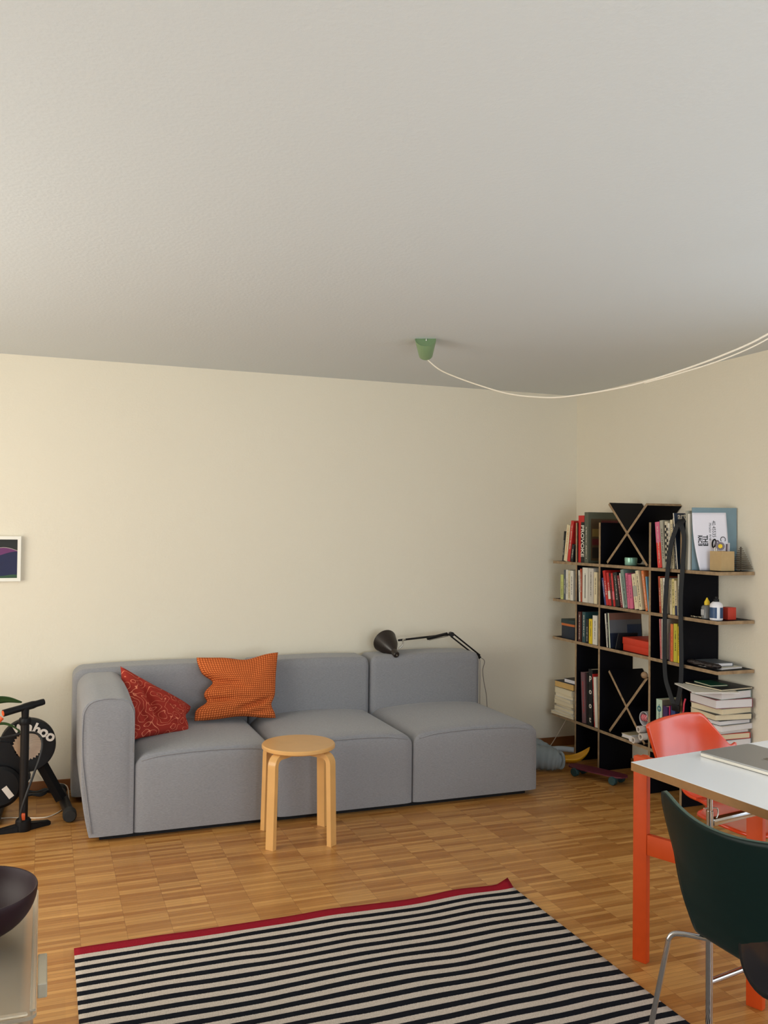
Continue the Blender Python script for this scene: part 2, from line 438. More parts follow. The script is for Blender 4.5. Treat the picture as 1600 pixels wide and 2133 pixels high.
# ------------------------------------------------------------------ sofa
def build_sofa():
    root = empty('sofa', (-2.1, -0.5, 0))
    tag(root, 'long low light grey modular fabric sofa with one armrest at its left end', 'sofa')
    off = Vector((2.1, 0.5, 0))
    def P(name, bm): 
        bmesh.ops.translate(bm, verts=bm.verts, vec=off)
        return smooth_angle(link_bm(name, bm, M_SOFA, root), 38)
    # armrest: narrows a little towards the floor on its outer side
    bm = bmesh.new()
    def fa(p, u, v, w):
        s = max(0.0, (0.34 - p.z) / 0.34)
        p.x += 0.048 * s * s * max(0.0, min(1.0, (-3.093 - p.x) / 0.242))
        k = max(0, (p.z - 0.3) / 0.4)
        p.z -= 0.022 * k * max(0, -v)
        p.y -= 0.010 * (1 - u * u) * (1 - w * w) * (1 if v < -0.5 else 0)
        return p
    add_softbox(bm, (-3.335, -3.093, -0.955, -0.262, 0.030, 0.70), (0.075, 0.006, 0.075), fa)
    P('armrest', bm)
    def seat(x0, x1, right_round):
        bm = bmesh.new()
        def fs(p, u, v, w):
            if w > 0.2:
                p.z += 0.030 * (1 - min(1, abs(u)) ** 2.2) * (1 - max(0, -v - 0.72) * 1.0)
            if v < -0.9: p.y -= 0.014 * (1 - u * u) * (1 - w * w)
            return p
        add_softbox(bm, (x0, x1, -0.953, -0.245, 0.030, 0.392), (0.060, 0.016, 0.055), fs)
        P('seat', bm)
    seat(-3.090, -2.390, False); seat(-2.383, -1.642, False)
    # the right-hand seat reaches round the open end
    seat(-1.635, -0.872, True)
    def back(x0, x1, rl):
        bm = bmesh.new()
        def fb(p, u, v, w):
            if v < -0.5: p.y -= 0.012 * (1 - u * u) * max(0, 1 - w * w)
            if w > 0.5: p.z += 0.010 * (1 - u * u)
            return p
        add_softbox(bm, (x0, x1, -0.272, -0.035, 0.030, 0.715), (rl, 0.03, 0.055), fb)
        P('backrest', bm)
    back(-3.355, -2.392, 0.06); back(-2.386, -1.645, 0.03); back(-1.638, -0.890, 0.04)
    bm = bmesh.new(); add_box(bm, -3.245, -0.925, -0.905, -0.08, 0.0, 0.031)
    bmesh.ops.translate(bm, verts=bm.verts, vec=off)
    link_bm('plinth', bm, M_BLACKP, root)
    # seam piping round the front panel of the armrest and along each seat front
    bm = bmesh.new()
    def seam(pts, r=0.0022): add_tube(bm, [Vector(p) + off for p in pts], r, 6, sub=3)
    seam([(-3.283, -0.958, 0.05), (-3.312, -0.958, 0.25), (-3.330, -0.953, 0.42), (-3.330, -0.953, 0.58), (-3.318, -0.952, 0.635), (-3.285, -0.952, 0.668),
          (-3.215, -0.952, 0.680), (-3.145, -0.952, 0.668), (-3.112, -0.952, 0.638), (-3.097, -0.952, 0.58), (-3.096, -0.954, 0.42)], 0.0028)
    o = link_bm('seam', bm, M_SOFA, root, smooth=True)
    bm = bmesh.new()
    for x0, x1 in ((-3.088, -2.392), (-2.38, -1.645), (-1.632, -0.9)):
        pts = []
        for k in range(9):
            u = -1 + 2 * k / 8
            pts.append((x0 + 0.028 + (x1 - x0 - 0.056) * k / 8, -0.9500 - 0.0027 * (1 - u * u), 0.3770 + 0.0216 * (1 - abs(u * 0.93) ** 2.2) - 0.008 * abs(u) ** 8))
        seam(pts, 0.0028)
    link_bm('seam', bm, M_SOFA, root, smooth=True)
build_sofa()

# ------------------------------------------------------------------ cushions
def checked_mat():
    m, N, L, P = new_mat('orange_waffle_fabric')
    uv = N.new('ShaderNodeTexCoord')
    sp = N.new('ShaderNodeSeparateXYZ'); L.new(uv.outputs['UV'], sp.inputs[0])
    def tri(o, n):
        a = N.new('ShaderNodeMath'); a.operation = 'MULTIPLY'; a.inputs[1].default_value = n * PI; L.new(o, a.inputs[0])
        b = N.new('ShaderNodeMath'); b.operation = 'SINE'; L.new(a.outputs[0], b.inputs[0])
        c = N.new('ShaderNodeMath'); c.operation = 'ABSOLUTE'; L.new(b.outputs[0], c.inputs[0]); return c.outputs[0]
    mi = N.new('ShaderNodeMath'); mi.operation = 'MINIMUM'
    L.new(tri(sp.outputs[0], 34), mi.inputs[0]); L.new(tri(sp.outputs[1], 31), mi.inputs[1])
    cr = N.new('ShaderNodeValToRGB')
    cr.color_ramp.elements[0].position = 0.08; cr.color_ramp.elements[0].color = rgb(140, 48, 16)
    cr.color_ramp.elements[1].position = 0.62; cr.color_ramp.elements[1].color = rgb(232, 128, 70)
    L.new(mi.outputs[0], cr.inputs[0]); L.new(cr.outputs[0], P.inputs['Base Color'])
    b = N.new('ShaderNodeBump'); b.inputs['Strength'].default_value = 0.7; b.inputs['Distance'].default_value = 0.004
    L.new(mi.outputs[0], b.inputs['Height']); L.new(b.outputs[0], P.inputs['Normal'])
    P.inputs['Roughness'].default_value = 0.9; P.inputs['Specular IOR Level'].default_value = 0.1
    return m
def squiggle_mat():
    m, N, L, P = new_mat('red_fabric_with_stitched_loops')
    uv = N.new('ShaderNodeTexCoord')
    mp = N.new('ShaderNodeMapping'); mp.inputs['Scale'].default_value = (5.0, 5.0, 1); L.new(uv.outputs['UV'], mp.inputs[0])
    nz = N.new('ShaderNodeTexNoise'); nz.inputs['Scale'].default_value = 1.0; nz.inputs['Detail'].default_value = 1.0
    L.new(mp.outputs[0], nz.inputs['Vector'])
    a = N.new('ShaderNodeMath'); a.operation = 'MULTIPLY'; a.inputs[1].default_value = 8.0; L.new(nz.outputs[0], a.inputs[0])
    f = N.new('ShaderNodeMath'); f.operation = 'FRACT'; L.new(a.outputs[0], f.inputs[0])
    s = N.new('ShaderNodeMath'); s.operation = 'SUBTRACT'; s.inputs[1].default_value = 0.5; L.new(f.outputs[0], s.inputs[0])
    ab = N.new('ShaderNodeMath'); ab.operation = 'ABSOLUTE'; L.new(s.outputs[0], ab.inputs[0])
    ma = N.new('ShaderNodeMapping'); ma.inputs['Scale'].default_value = (150, 150, 1); L.new(uv.outputs['UV'], ma.inputs[0])
    n2 = N.new('ShaderNodeTexNoise'); n2.inputs['Scale'].default_value = 1.0; L.new(ma.outputs[0], n2.inputs['Vector'])
    ad = N.new('ShaderNodeMath'); ad.operation = 'MULTIPLY'; ad.inputs[1].default_value = 0.13; L.new(n2.outputs[0], ad.inputs[0])
    sm = N.new('ShaderNodeMath'); sm.operation = 'ADD'; L.new(ab.outputs[0], sm.inputs[0]); L.new(ad.outputs[0], sm.inputs[1])
    cr = N.new('ShaderNodeValToRGB')
    cr.color_ramp.elements[0].position = 0.085; cr.color_ramp.elements[0].color = rgb(240, 146, 112)
    cr.color_ramp.elements[1].position = 0.13; cr.color_ramp.elements[1].color = rgb(160, 52, 42)
    L.new(sm.outputs[0], cr.inputs[0]); L.new(cr.outputs[0], P.inputs['Base Color'])
    P.inputs['Roughness'].default_value = 0.85; P.inputs['Specular IOR Level'].default_value = 0.15
    return m
def cushion(name, C, thick, mat, pinch, folds, label, nrm, n=44, corner=0.0):
    """C: four 3D corners TL, TR, BR, BL; pinch(e, t) = inward pull of edge e at t; folds: list of (u, v, du, dv, width, length, depth)"""
    C = [Vector(c) for c in C]; nrm = Vector(nrm).normalized()
    org = (C[0] + C[1] + C[2] + C[3]) / 4
    bm = bmesh.new(); uvl = bm.loops.layers.uv.new('uv')
    def pos(u, v, side):
        # inward pull of the four edges, blended over the face
        uu = u; vv = v
        uu += pinch(3, v) * (1 - u) ** 2 - pinch(1, v) * u ** 2
        vv += pinch(0, u) * (1 - v) ** 2 - pinch(2, u) * v ** 2
        p = C[0] * (1 - uu) * (1 - vv) + C[1] * uu * (1 - vv) + C[2] * uu * vv + C[3] * (1 - uu) * vv
        e = (16 * u * (1 - u) * v * (1 - v))
        h = thick * (e ** 0.42) * 0.5
        if side > 0:
            for fu, fv, ang, wd, ln, dp in folds:
                du, dv = u - fu, v - fv
                a = du * math.cos(ang) + dv * math.sin(ang); b = -du * math.sin(ang) + dv * math.cos(ang)
                h -= dp * math.exp(-(b / wd) ** 2 - (a / ln) ** 4) * min(1, e * 4)
            h += 0.006 * noise.noise(Vector((u * 6, v * 6, thick * 50))) * min(1, e * 3)
        return p + nrm * side * max(h, 0.0) - org
    grid = {}
    for side in (1, -1):
        for i in range(n + 1):
            for j in range(n + 1):
                edge = i in (0, n) or j in (0, n)
                if edge and side == -1: grid[(side, i, j)] = grid[(1, i, j)]
                else: grid[(side, i, j)] = bm.verts.new(pos(i / n, j / n, 0 if edge else side))
    for side in (1, -1):
        for i in range(n):
            for j in range(n):
                f = bm.faces.new([grid[(side, a, b)] for a, b in ((i, j), (i + 1, j), (i + 1, j + 1), (i, j + 1))])
                for l, (a, b) in zip(f.loops, ((i, j), (i + 1, j), (i + 1, j + 1), (i, j + 1))): l[uvl].uv = (a / n, b / n)
    o = link_bm(name, bm, mat, None, smooth=True, loc=org)
    tag(o, label, 'cushion')
    return o
g = lambda t, c, w: math.exp(-((t - c) / w) ** 2)
def pinch_o(e, t):
    if e == 0: return 0.085 * g(t, 0.58, 0.22) + 0.02 * g(t, 0.2, 0.2)
    if e == 1: return 0.02 * math.sin(PI * t) + 0.05 * g(t, 0.8, 0.1)
    if e == 2: return 0.045 * g(t, 0.55, 0.25)
    return 0.17 * g(t, 0.40, 0.11) + 0.09 * g(t, 0.57, 0.16) + 0.04 * g(t, 0.22, 0.12) + 0.10 * g(t, 0.72, 0.08)
cushion('cushion', [(-2.700, -0.300, 0.765), (-2.232, -0.315, 0.776), (-2.268, -0.425, 0.418), (-2.730, -0.45, 0.438)], 0.17, checked_mat(), pinch_o,
        [(0.22, 0.44, 0.10, 0.035, 0.22, 0.022), (0.30, 0.52, -0.05, 0.028, 0.22, 0.018), (0.18, 0.70, 0.06, 0.03, 0.16, 0.022),
         (0.72, 0.80, -0.42, 0.035, 0.22, 0.030), (0.80, 0.92, -0.25, 0.03, 0.12, 0.020), (0.5, 0.72, 0.05, 0.05, 0.2, 0.012)],
        'bright orange waffle checked cushion leaning on the sofa back near its middle', (0.05, -0.93, 0.30), n=60)
def pinch_r(e, t):
    if e == 0: return 0.05 * math.sin(PI * t)
    if e == 1: return 0.08 * g(t, 0.5, 0.25)
    if e == 2: return 0.03 * math.sin(PI * t)
    return -0.02 * math.sin(PI * t)
cushion('cushion', [(-3.118, -0.36, 0.742), (-2.732, -0.33, 0.492), (-2.782, -0.56, 0.405), (-3.070, -0.66, 0.408)], 0.17, squiggle_mat(), pinch_r,
        [(0.32, 0.45, 1.25, 0.05, 0.35, 0.045), (0.62, 0.35, 0.5, 0.04, 0.25, 0.018), (0.18, 0.75, 1.2, 0.035, 0.18, 0.02), (0.75, 0.8, 0.1, 0.04, 0.2, 0.016)],
        'dark red cushion with pale stitched loops slumped against the sofa armrest', (0.30, -0.78, 0.50), n=60)

# ------------------------------------------------------------------ stool
def build_stool():
    root = empty('stool', (-2.342, -1.176, 0), math.radians(-8))
    tag(root, 'round birch wood stool with four bent legs standing in front of the grey sofa', 'stool')
    h, R = 0.455, 0.178
    lathe_obj('seat', [(0, h - 0.022), (R - 0.006, h - 0.022), (R, h - 0.017), (R, h - 0.005), (R - 0.004, h), (0, h)], [M_BIRCH], root, seg=64, ang=25)
    # leg: bent laminated strip, flat part under the seat, curved shoulder, straight down
    prof = []
    t = 0.024; top = h - 0.022; xo = 0.205
    r_o = 0.052; 
    outer = [(0.06, top)]; inner = [(0.06, top - t)]
    for k in range(9):
        a = PI / 2 * (1 - k / 8)
        outer.append((xo - r_o + r_o * math.cos(a), top - r_o + r_o * math.sin(a)))
        ri = r_o - t
        inner.append((xo - r_o + ri * math.cos(a), top - r_o + ri * math.sin(a)))
    outer.append((xo + 0.010, 0.0)); inner.append((xo + 0.010 - t, 0.0))
    poly = outer + inner[::-1]
    proto = None
    for k in range(4):
        a = math.radians(45 + 90 * k)
        if proto is None:
            bm = bmesh.new(); add_prism(bm, poly, -0.022, 0.022, lambda u, v, w: Vector((u, w, v)), 0, 0)
            es = [e for e in bm.edges if e.calc_face_angle(0) > 0.8]
            bmesh.ops.bevel(bm, geom=es, offset=0.0025, segments=2, affect='EDGES')
            o = smooth_angle(link_bm('leg', bm, [M_BIRCH, M_BIRCHE], root), 30)
            proto = o
        else:
            o = proto.copy(); COL.objects.link(o); o.parent = root
        o.rotation_euler = (0, 0, a)
build_stool()

# ------------------------------------------------------------------ rug
def rug_mat():
    m, N, L, P = new_mat('striped_wool_rug')
    tc = N.new('ShaderNodeTexCoord'); sp = N.new('ShaderNodeSeparateXYZ')
    mp = N.new('ShaderNodeMapping'); mp.inputs['Scale'].default_value = (2.2, 3.0, 1); L.new(tc.outputs['UV'], mp.inputs[0])
    nz = N.new('ShaderNodeTexNoise'); nz.inputs['Scale'].default_value = 1.0; nz.inputs['Detail'].default_value = 1.5; L.new(mp.outputs[0], nz.inputs['Vector'])
    L.new(tc.outputs['UV'], sp.inputs[0])
    def math_(op, a, b=None):
        n = N.new('ShaderNodeMath'); n.operation = op
        for i, x in enumerate((a, b)):
            if x is None: continue
            if isinstance(x, (int, float)): n.inputs[i].default_value = x
            else: L.new(x, n.inputs[i])
        return n.outputs[0]
    mp3 = N.new('ShaderNodeMapping'); mp3.inputs['Scale'].default_value = (260, 120, 1); L.new(tc.outputs['UV'], mp3.inputs[0])
    nf = N.new('ShaderNodeTexNoise'); nf.inputs['Scale'].default_value = 1.0; L.new(mp3.outputs[0], nf.inputs['Vector'])
    y = math_('ADD', sp.outputs[1], math_('MULTIPLY', math_('SUBTRACT', nz.outputs[0], 0.5), 0.034))
    y = math_('ADD', y, math_('MULTIPLY', math_('SUBTRACT', nf.outputs[0], 0.5), 0.004))
    fr = math_('FRACT', math_('DIVIDE', math_('SUBTRACT', y, 0.056), 0.0575))
    # black between 0.45 and 0.9 of each repeat
    blk = math_('MULTIPLY', math_('GREATER_THAN', fr, 0.45), math_('LESS_THAN', fr, 0.95))
    red = math_('LESS_THAN', sp.outputs[1], 0.056)
    cn = N.new('ShaderNodeMix'); cn.data_type = 'RGBA'; cn.inputs[6].default_value = rgb(160, 146, 132); cn.inputs[7].default_value = rgb(214, 202, 190)
    L.new(nf.outputs[0], cn.inputs[0])
    m1 = N.new('ShaderNodeMix'); m1.data_type = 'RGBA'; L.new(blk, m1.inputs[0]); L.new(cn.outputs[2], m1.inputs[6]); m1.inputs[7].default_value = (0.008, 0.009, 0.013, 1)
    m2 = N.new('ShaderNodeMix'); m2.data_type = 'RGBA'; L.new(red, m2.inputs[0]); L.new(m1.outputs[2], m2.inputs[6]); m2.inputs[7].default_value = rgb(142, 26, 40)
    L.new(m2.outputs[2], P.inputs['Base Color'])
    b = N.new('ShaderNodeBump'); b.inputs['Strength'].default_value = 0.5; b.inputs['Distance'].default_value = 0.003
    L.new(nf.outputs[0], b.inputs['Height']); L.new(b.outputs[0], P.inputs['Normal'])
    P.inputs['Roughness'].default_value = 0.95; P.inputs['Specular IOR Level'].default_value = 0.08
    return m
def build_rug():
    x0, x1, y0, y1 = -3.392, -1.660, -2.032, -4.50
    bm = bmesh.new(); uvl = bm.loops.layers.uv.new('uv'); nx, ny = 70, 110
    G = {}
    for i in range(nx + 1):
        for j in range(ny + 1):
            u, v = i / nx, j / ny
            x = x0 + (x1 - x0) * u; y = y0 + (y1 - y0) * v
            z = 0.009 + 0.0035 * noise.noise(Vector((x * 3.0, y * 2.0, 0)))
            if v < 0.02: z += 0.004 * max(0, noise.noise(Vector((x * 5, 3, 0))))
            y += 0.016 * noise.noise(Vector((x * 3.5, 7.0, 0))) * math.exp(-v * 6)
            c = math.hypot((u - 1) * 1.7, v * 2.4)
            z += 0.022 * math.exp(-(c / 0.03) ** 2)
            G[(i, j)] = bm.verts.new((x - x0, y - y0, z))
    for i in range(nx):
        for j in range(ny):
            q = ((i, j), (i + 1, j), (i + 1, j + 1), (i, j + 1))
            f = bm.faces.new([G[k] for k in q])
            for l, (a, b) in zip(f.loops, q): l[uvl].uv = (a / nx * (x1 - x0), b / ny * abs(y1 - y0))
    # edge skirt down to the floor
    border = [(i, 0) for i in range(nx + 1)] + [(nx, j) for j in range(1, ny + 1)] + [(i, ny) for i in range(nx - 1, -1, -1)] + [(0, j) for j in range(ny - 1, 0, -1)]
    low = {k: bm.verts.new((G[k].co.x, G[k].co.y, 0.0008)) for k in border}
    for a, b in zip(border, border[1:] + border[:1]):
        f = bm.faces.new((G[a], G[b], low[b], low[a]))
        for l, k in zip(f.loops, (a, b, b, a)): l[uvl].uv = (k[0] / nx * (x1 - x0), k[1] / ny * abs(y1 - y0))
    o = link_bm('rug', bm, rug_mat(), None, smooth=True, loc=(x0, y0, 0))
    tag(o, 'black and cream striped woven rug with a red end band on the parquet floor', 'rug')
build_rug()

# ------------------------------------------------------------------ framed picture
def build_picture():
    root = empty('framed_picture', (-3.83, -0.001, 1.313))
    tag(root, 'small white framed picture of purple and navy waves on the wall at the left', 'picture')
    w, h = 0.39, 0.25; t = 0.018
    bm = bmesh.new()
    for b in ((-w / 2, w / 2, h / 2 - t, h / 2), (-w / 2, w / 2, -h / 2, -h / 2 + t), (-w / 2, -w / 2 + t, -h / 2 + t, h / 2 - t), (w / 2 - t, w / 2, -h / 2 + t, h / 2 - t)):
        add_box(bm, b[0], b[1], -0.028, 0.0, b[2], b[3])
    link_bm('frame', bm, M_WHITE, root)
    a, c = w / 2 - t, h / 2 - t
    mats = [cm('print_black', (0.01, 0.012, 0.01, 1), 0.6), cm('print_purple', rgb(104, 44, 98), 0.6), cm('print_navy', rgb(20, 26, 66), 0.6), cm('print_green', rgb(46, 76, 50), 0.6), cm('print_pale_line', rgb(170, 160, 150), 0.6)]
    bm = bmesh.new()
    add_box(bm, -a, a, -0.012, -0.006, -c, c, mi=0)
    def band(fn, mi, d):
        n = 24; top = [(-a + 2 * a * k / n, fn(-a + 2 * a * k / n)) for k in range(n + 1)]
        poly = top + [(a, -c), (-a, -c)]
        add_prism(bm, poly, -0.012 - d, -0.012, lambda u, v, t_: Vector((u, t_, v)), mi)
    f1 = lambda x: 0.045 + 0.016 * math.cos((x - 0.105) * 24)
    band(lambda x: f1(x) + 0.003, 4, 0.0004)
    band(f1, 1, 0.0008)
    band(lambda x: min(f1(x) - 0.003, 0.020 + 0.022 * math.sin((x - 0.09) * 16)), 2, 0.0012)
    band(lambda x: -0.092 + 0.004 * math.sin(x * 50), 3, 0.0016)
    link_bm('print', bm, mats, root)
build_picture()

# ------------------------------------------------------------------ ceiling cable and rose
def build_rose():
    root = empty('ceiling_cable', (-1.745, -1.30, HC))
    tag(root, 'sage green ceiling cup with a long white cable swagged across the ceiling', 'ceiling cable')
    ax = Vector((0.045, 0.10, -0.082)).normalized()
    q = ax.to_track_quat('Z', 'Y').to_matrix().to_4x4()
    q.translation = Vector((-0.003, -0.012, -0.004))
    Rt, Rb, Hh = 0.052, 0.034, 0.112
    lathe_obj('cup', [(Rt - 0.004, 0.004), (Rt, 0.0), (Rt, 0.010), (Rb + 0.001, Hh - 0.004), (Rb - 0.002, Hh), (0.008, Hh + 0.001), (0.008, Hh - 0.01), (0, Hh - 0.01)], M_ROSE, root, mtx=q, ang=30)
    tube_obj('hook', [(0, -0.012, 0.0), (0.0, -0.012, -0.02), (0.004, -0.004, -0.03)], 0.003, M_STEEL, root)
    o = Vector((-1.745, -1.30, HC))
    end = q @ Vector((0, 0, Hh))
    pts = [end - ax * 0.01, end + ax * 0.012]
    for p in ((-1.650, -1.260, 2.318), (-1.619, -1.396, 2.259), (-1.574, -1.569, 2.194), (-1.524, -1.761, 2.131), (-1.478, -1.94, 2.094), (-1.435, -2.106, 2.076),
              (-1.358, -2.404, 2.079), (-1.301, -2.625, 2.102), (-1.249, -2.823, 2.136), (-1.204, -3.0, 2.183), (-1.15, -3.2, 2.28), (-1.1, -3.4, HC)):
        pts.append(Vector(p) - o)
    tube_obj('cable', pts, 0.0036, M_CABLE, root, seg=8, sub=6)
    # the loose second strand runs beside the first towards the hook
    pts2 = [Vector(p) - o for p in ((-1.330, -2.50, 2.083), (-1.292, -2.64, 2.097), (-1.237, -2.83, 2.126), (-1.190, -3.0, 2.174), (-1.13, -3.2, 2.275), (-1.08, -3.4, HC))]
    tube_obj('cable', pts2, 0.0026, M_CABLE, root, seg=8, sub=6)
build_rose()

# ------------------------------------------------------------------ architect lamp lying on the sofa back
def build_lamp():
    root = empty('architect_lamp', (-1.40, -0.16, 0.715))
    tag(root, 'black jointed architect lamp resting on top of the right sofa back', 'lamp')
    o = Vector((-1.40, -0.16, 0.715))
    L_ = lambda *p: Vector(p) - o
    tip = L_(-1.470, -0.275, 0.722); rim = L_(-1.487, -0.115, 0.790)
    ax = (rim - tip).normalized(); Ln = (rim - tip).length
    q = ax.to_track_quat('Z', 'Y').to_matrix().to_4x4(); q.translation = tip
    lathe_obj('shade', [(0, 0), (0.017, 0.0), (0.020, 0.004), (0.020, 0.045), (0.030, 0.060), (0.058, Ln * 0.62), (0.076, Ln), (0.078, Ln + 0.004), (0.076, Ln + 0.004), (0.056, Ln * 0.62), (0.018, 0.065), (0, 0.060)],
              cm('dark_bronze_enamel', (0.020, 0.013, 0.010, 1), 0.35, var=0), root, mtx=q, ang=30)
    lathe_obj('switch', [(0, -0.006), (0.004, -0.006), (0.005, 0), (0, 0.0)], M_STEEL, root, mtx=q, seg=16)
    a0 = L_(-1.400, -0.175, 0.800); el = L_(-1.040, -0.150, 0.823); base = L_(-0.835, -0.150, 0.668)
    tube_obj('bracket', [L_(-1.425, -0.20, 0.752), L_(-1.400, -0.20, 0.775), L_(-1.392, -0.185, 0.802), L_(-1.375, -0.18, 0.806)], 0.005, M_STEEL, root, sub=4)
    bm = bmesh.new()
    add_tube(bm, [a0 + Vector((-0.02, 0, 0)), el], 0.0065, 8); 
    add_tube(bm, [a0 + Vector((0.18, 0, 0.004)), el + Vector((-0.03, 0, 0.004))], 0.010, 8)
    smooth_angle(link_bm('upper_arm', bm, M_BLACKM, root))
    tube_obj('spring', [a0 + Vector((0.19, 0, -0.006)), el + Vector((-0.02, 0, -0.010))], 0.003, M_STEEL, root)
    bm = bmesh.new()
    add_tube(bm, [el + Vector((0.012, 0, 0.004)), base + Vector((0.004, 0, 0.010))], 0.0052, 8)
    add_tube(bm, [el + Vector((-0.004, 0, -0.012)), base + Vector((-0.012, 0, -0.004))], 0.0052, 8)
    smooth_angle(link_bm('lower_arm', bm, M_BLACKM, root))
    m = Matrix.Rotation(PI / 2, 4, 'X'); m.translation = el
    lathe_obj('joint', [(0, -0.014), (0.015, -0.014), (0.015, 0.014), (0, 0.014)], M_BLACKM, root, seg=20, mtx=m)
    tube_obj('joint', [base + Vector((-0.022, 0, 0.016)), base + Vector((0.004, 0, -0.006))], 0.010, M_BLACKM, root)
    # clamp post standing behind the sofa end down to the floor
    tube_obj('stem', [base, base + Vector((0.006, 0, -0.03)), L_(-0.828, -0.150, 0.012)], 0.0028, M_STEEL, root)
    lathe_obj('foot', [(0, 0), (0.04, 0), (0.04, 0.010), (0.012, 0.016), (0, 0.016)], M_BLACKM, root, mtx=Matrix.Translation(L_(-0.828, -0.150, 0.0)), seg=24)
    tube_obj('cord', [base, L_(-0.800, -0.155, 0.640), L_(-0.815, -0.16, 0.58), L_(-0.80, -0.15, 0.50), L_(-0.775, -0.14, 0.40), L_(-0.74, -0.10, 0.20), L_(-0.70, -0.06, 0.01)], 0.0025, cm('pale_grey_cord', rgb(150, 138, 124)), root, sub=5, seg=6)
build_lamp()
# ------------------------------------------------------------------ bookshelf
def build_shelf():
    root = empty('bookshelf', (-0.125, -0.9, 0))
    tag(root, 'open black plywood slot-together bookshelf with crossed panels standing in the room corner', 'bookshelf')
    o = Vector((0.125, 0.9, 0))
    def board(name, boxd, axis_edge):
        """black faces, bare plywood on every narrow edge; axis_edge = thickness axis"""
        bm = bmesh.new(); add_box(bm, *boxd, bev=0.0)
        bmesh.ops.translate(bm, verts=bm.verts, vec=o)
        bm.normal_update()
        for f in bm.faces: f.material_index = 0 if abs(f.normal[axis_edge]) > 0.9 else 1
        return link_bm(name, bm, [M_LAM, M_PLY], root)
    t = 0.009
    for y in (-0.385, -0.645, -1.141, -1.412): board('upright', (-0.250, -0.004, y - t, y + t, 0.0, 1.555), 1)
    for z in (1.295, 1.039, 0.780, 0.260): board('shelf_board', (-0.2495, -0.0045, -1.690, -0.100, z - 0.018, z), 2)
    # crossed panels, each running from front to wall
    def panel(y0, z0, y1, z1):
        bm = bmesh.new()
        d = Vector((0, y1 - y0, z1 - z0)).normalized(); n = Vector((0, -d.z, d.y)) * 0.0085
        a = Vector((0, y0, z0)); b = Vector((0, y1, z1))
        vs = []
        for x in (-0.2490 - 0.0006 * (z1 > z0), -0.006):
            for p in (a - n, a + n, b + n, b - n): vs.append(bm.verts.new(p + Vector((x, 0, 0)) + o))
        for q in ((0, 1, 2, 3), (7, 6, 5, 4), (0, 4, 5, 1), (1, 5, 6, 2), (2, 6, 7, 3), (3, 7, 4, 0)): bm.faces.new([vs[i] for i in q])
        bmesh.ops.recalc_face_normals(bm, faces=bm.faces); bm.normal_update()
        nn = n.normalized()
        for f in bm.faces: f.material_index = 0 if abs(f.normal.dot(nn)) > 0.9 else 1
        link_bm('cross_panel', bm, [M_LAM, M_PLY], root)
    panel(-0.738, 1.672, -1.112, 1.306)
    panel(-0.724, 1.306, -1.110, 1.660)
    panel(-0.748, 0.640, -1.098, 0.272)
    panel(-0.758, 0.272, -1.118, 0.655)
    bm = bmesh.new(); bmesh.ops.create_uvsphere(bm, u_segments=20, v_segments=12, radius=0.020)
    bmesh.ops.translate(bm, verts=bm.verts, vec=Vector((-0.262, -1.112, 0.672)) + o)
    q = link_bm('peg', bm, cm('knob_wood', rgb(150, 120, 88), 0.5), root, smooth=True); q['label'] = 'round brown wooden knob'
build_shelf()

# ------------------------------------------------------------------ books
CLR = dict(ink=(26, 26, 30), cream=(226, 210, 172), red=(198, 38, 34), black=(18, 18, 20), olive=(86, 88, 72), pinkred=(222, 60, 50), stone=(172, 168, 152),
           checker=(206, 196, 172), white=(226, 220, 206), navy=(28, 38, 58), navyart=(30, 46, 68), lime=(196, 200, 120), slate=(86, 92, 100), rust=(178, 74, 44),
           offwhite=(206, 198, 186), blue=(52, 66, 122), maroon=(124, 30, 42), sage=(122, 142, 132), pink=(214, 104, 136), orange=(222, 122, 66), sky=(112, 164, 190),
           butter=(222, 206, 140), brown=(92, 50, 44), teal=(38, 74, 78), yellow=(228, 196, 40), bluecover=(206, 214, 190), rose=(206, 130, 130), mauve=(112, 78, 84),
           chartreuse=(200, 190, 62), purple=(66, 44, 92), magenta=(190, 40, 96), mintart=(188, 210, 190))
def bmat(c): return cm('book_cover_' + c, rgb(*CLR[c]), 0.5, var=0.05, nscale=40)
MARK = {'w': cm('spine_mark_pale', rgb(224, 216, 200), 0.6, var=0), 'b': cm('spine_mark_dark', rgb(36, 34, 38), 0.6, var=0), 'o': cm('spine_mark_orange', rgb(216, 130, 50), 0.6, var=0),
        'r': cm('spine_mark_red', rgb(196, 50, 46), 0.6, var=0), 'p': cm('spine_mark_pink', rgb(226, 110, 120), 0.6, var=0), 'n': cm('spine_mark_navy', rgb(34, 44, 84), 0.6, var=0)}
ZS = {1: 1.295, 2: 1.039, 3: 0.780, 5: 0.260}
WHERE = {'a1': 'top shelf, left end', 'b1': 'top shelf, narrow left bay', 'd1': 'top shelf, right bay', 'e1': 'top shelf, open right end',
         'a2': 'second shelf, left end', 'b2': 'second shelf, narrow left bay', 'c2': 'second shelf, wide middle bay', 'd2': 'second shelf, right bay',
         'b3': 'third shelf, narrow left bay', 'c3': 'third shelf, wide middle bay', 'd3': 'third shelf, right bay',
         'b5': 'lowest shelf, narrow left bay', 'd5': 'lowest shelf, right bay'}
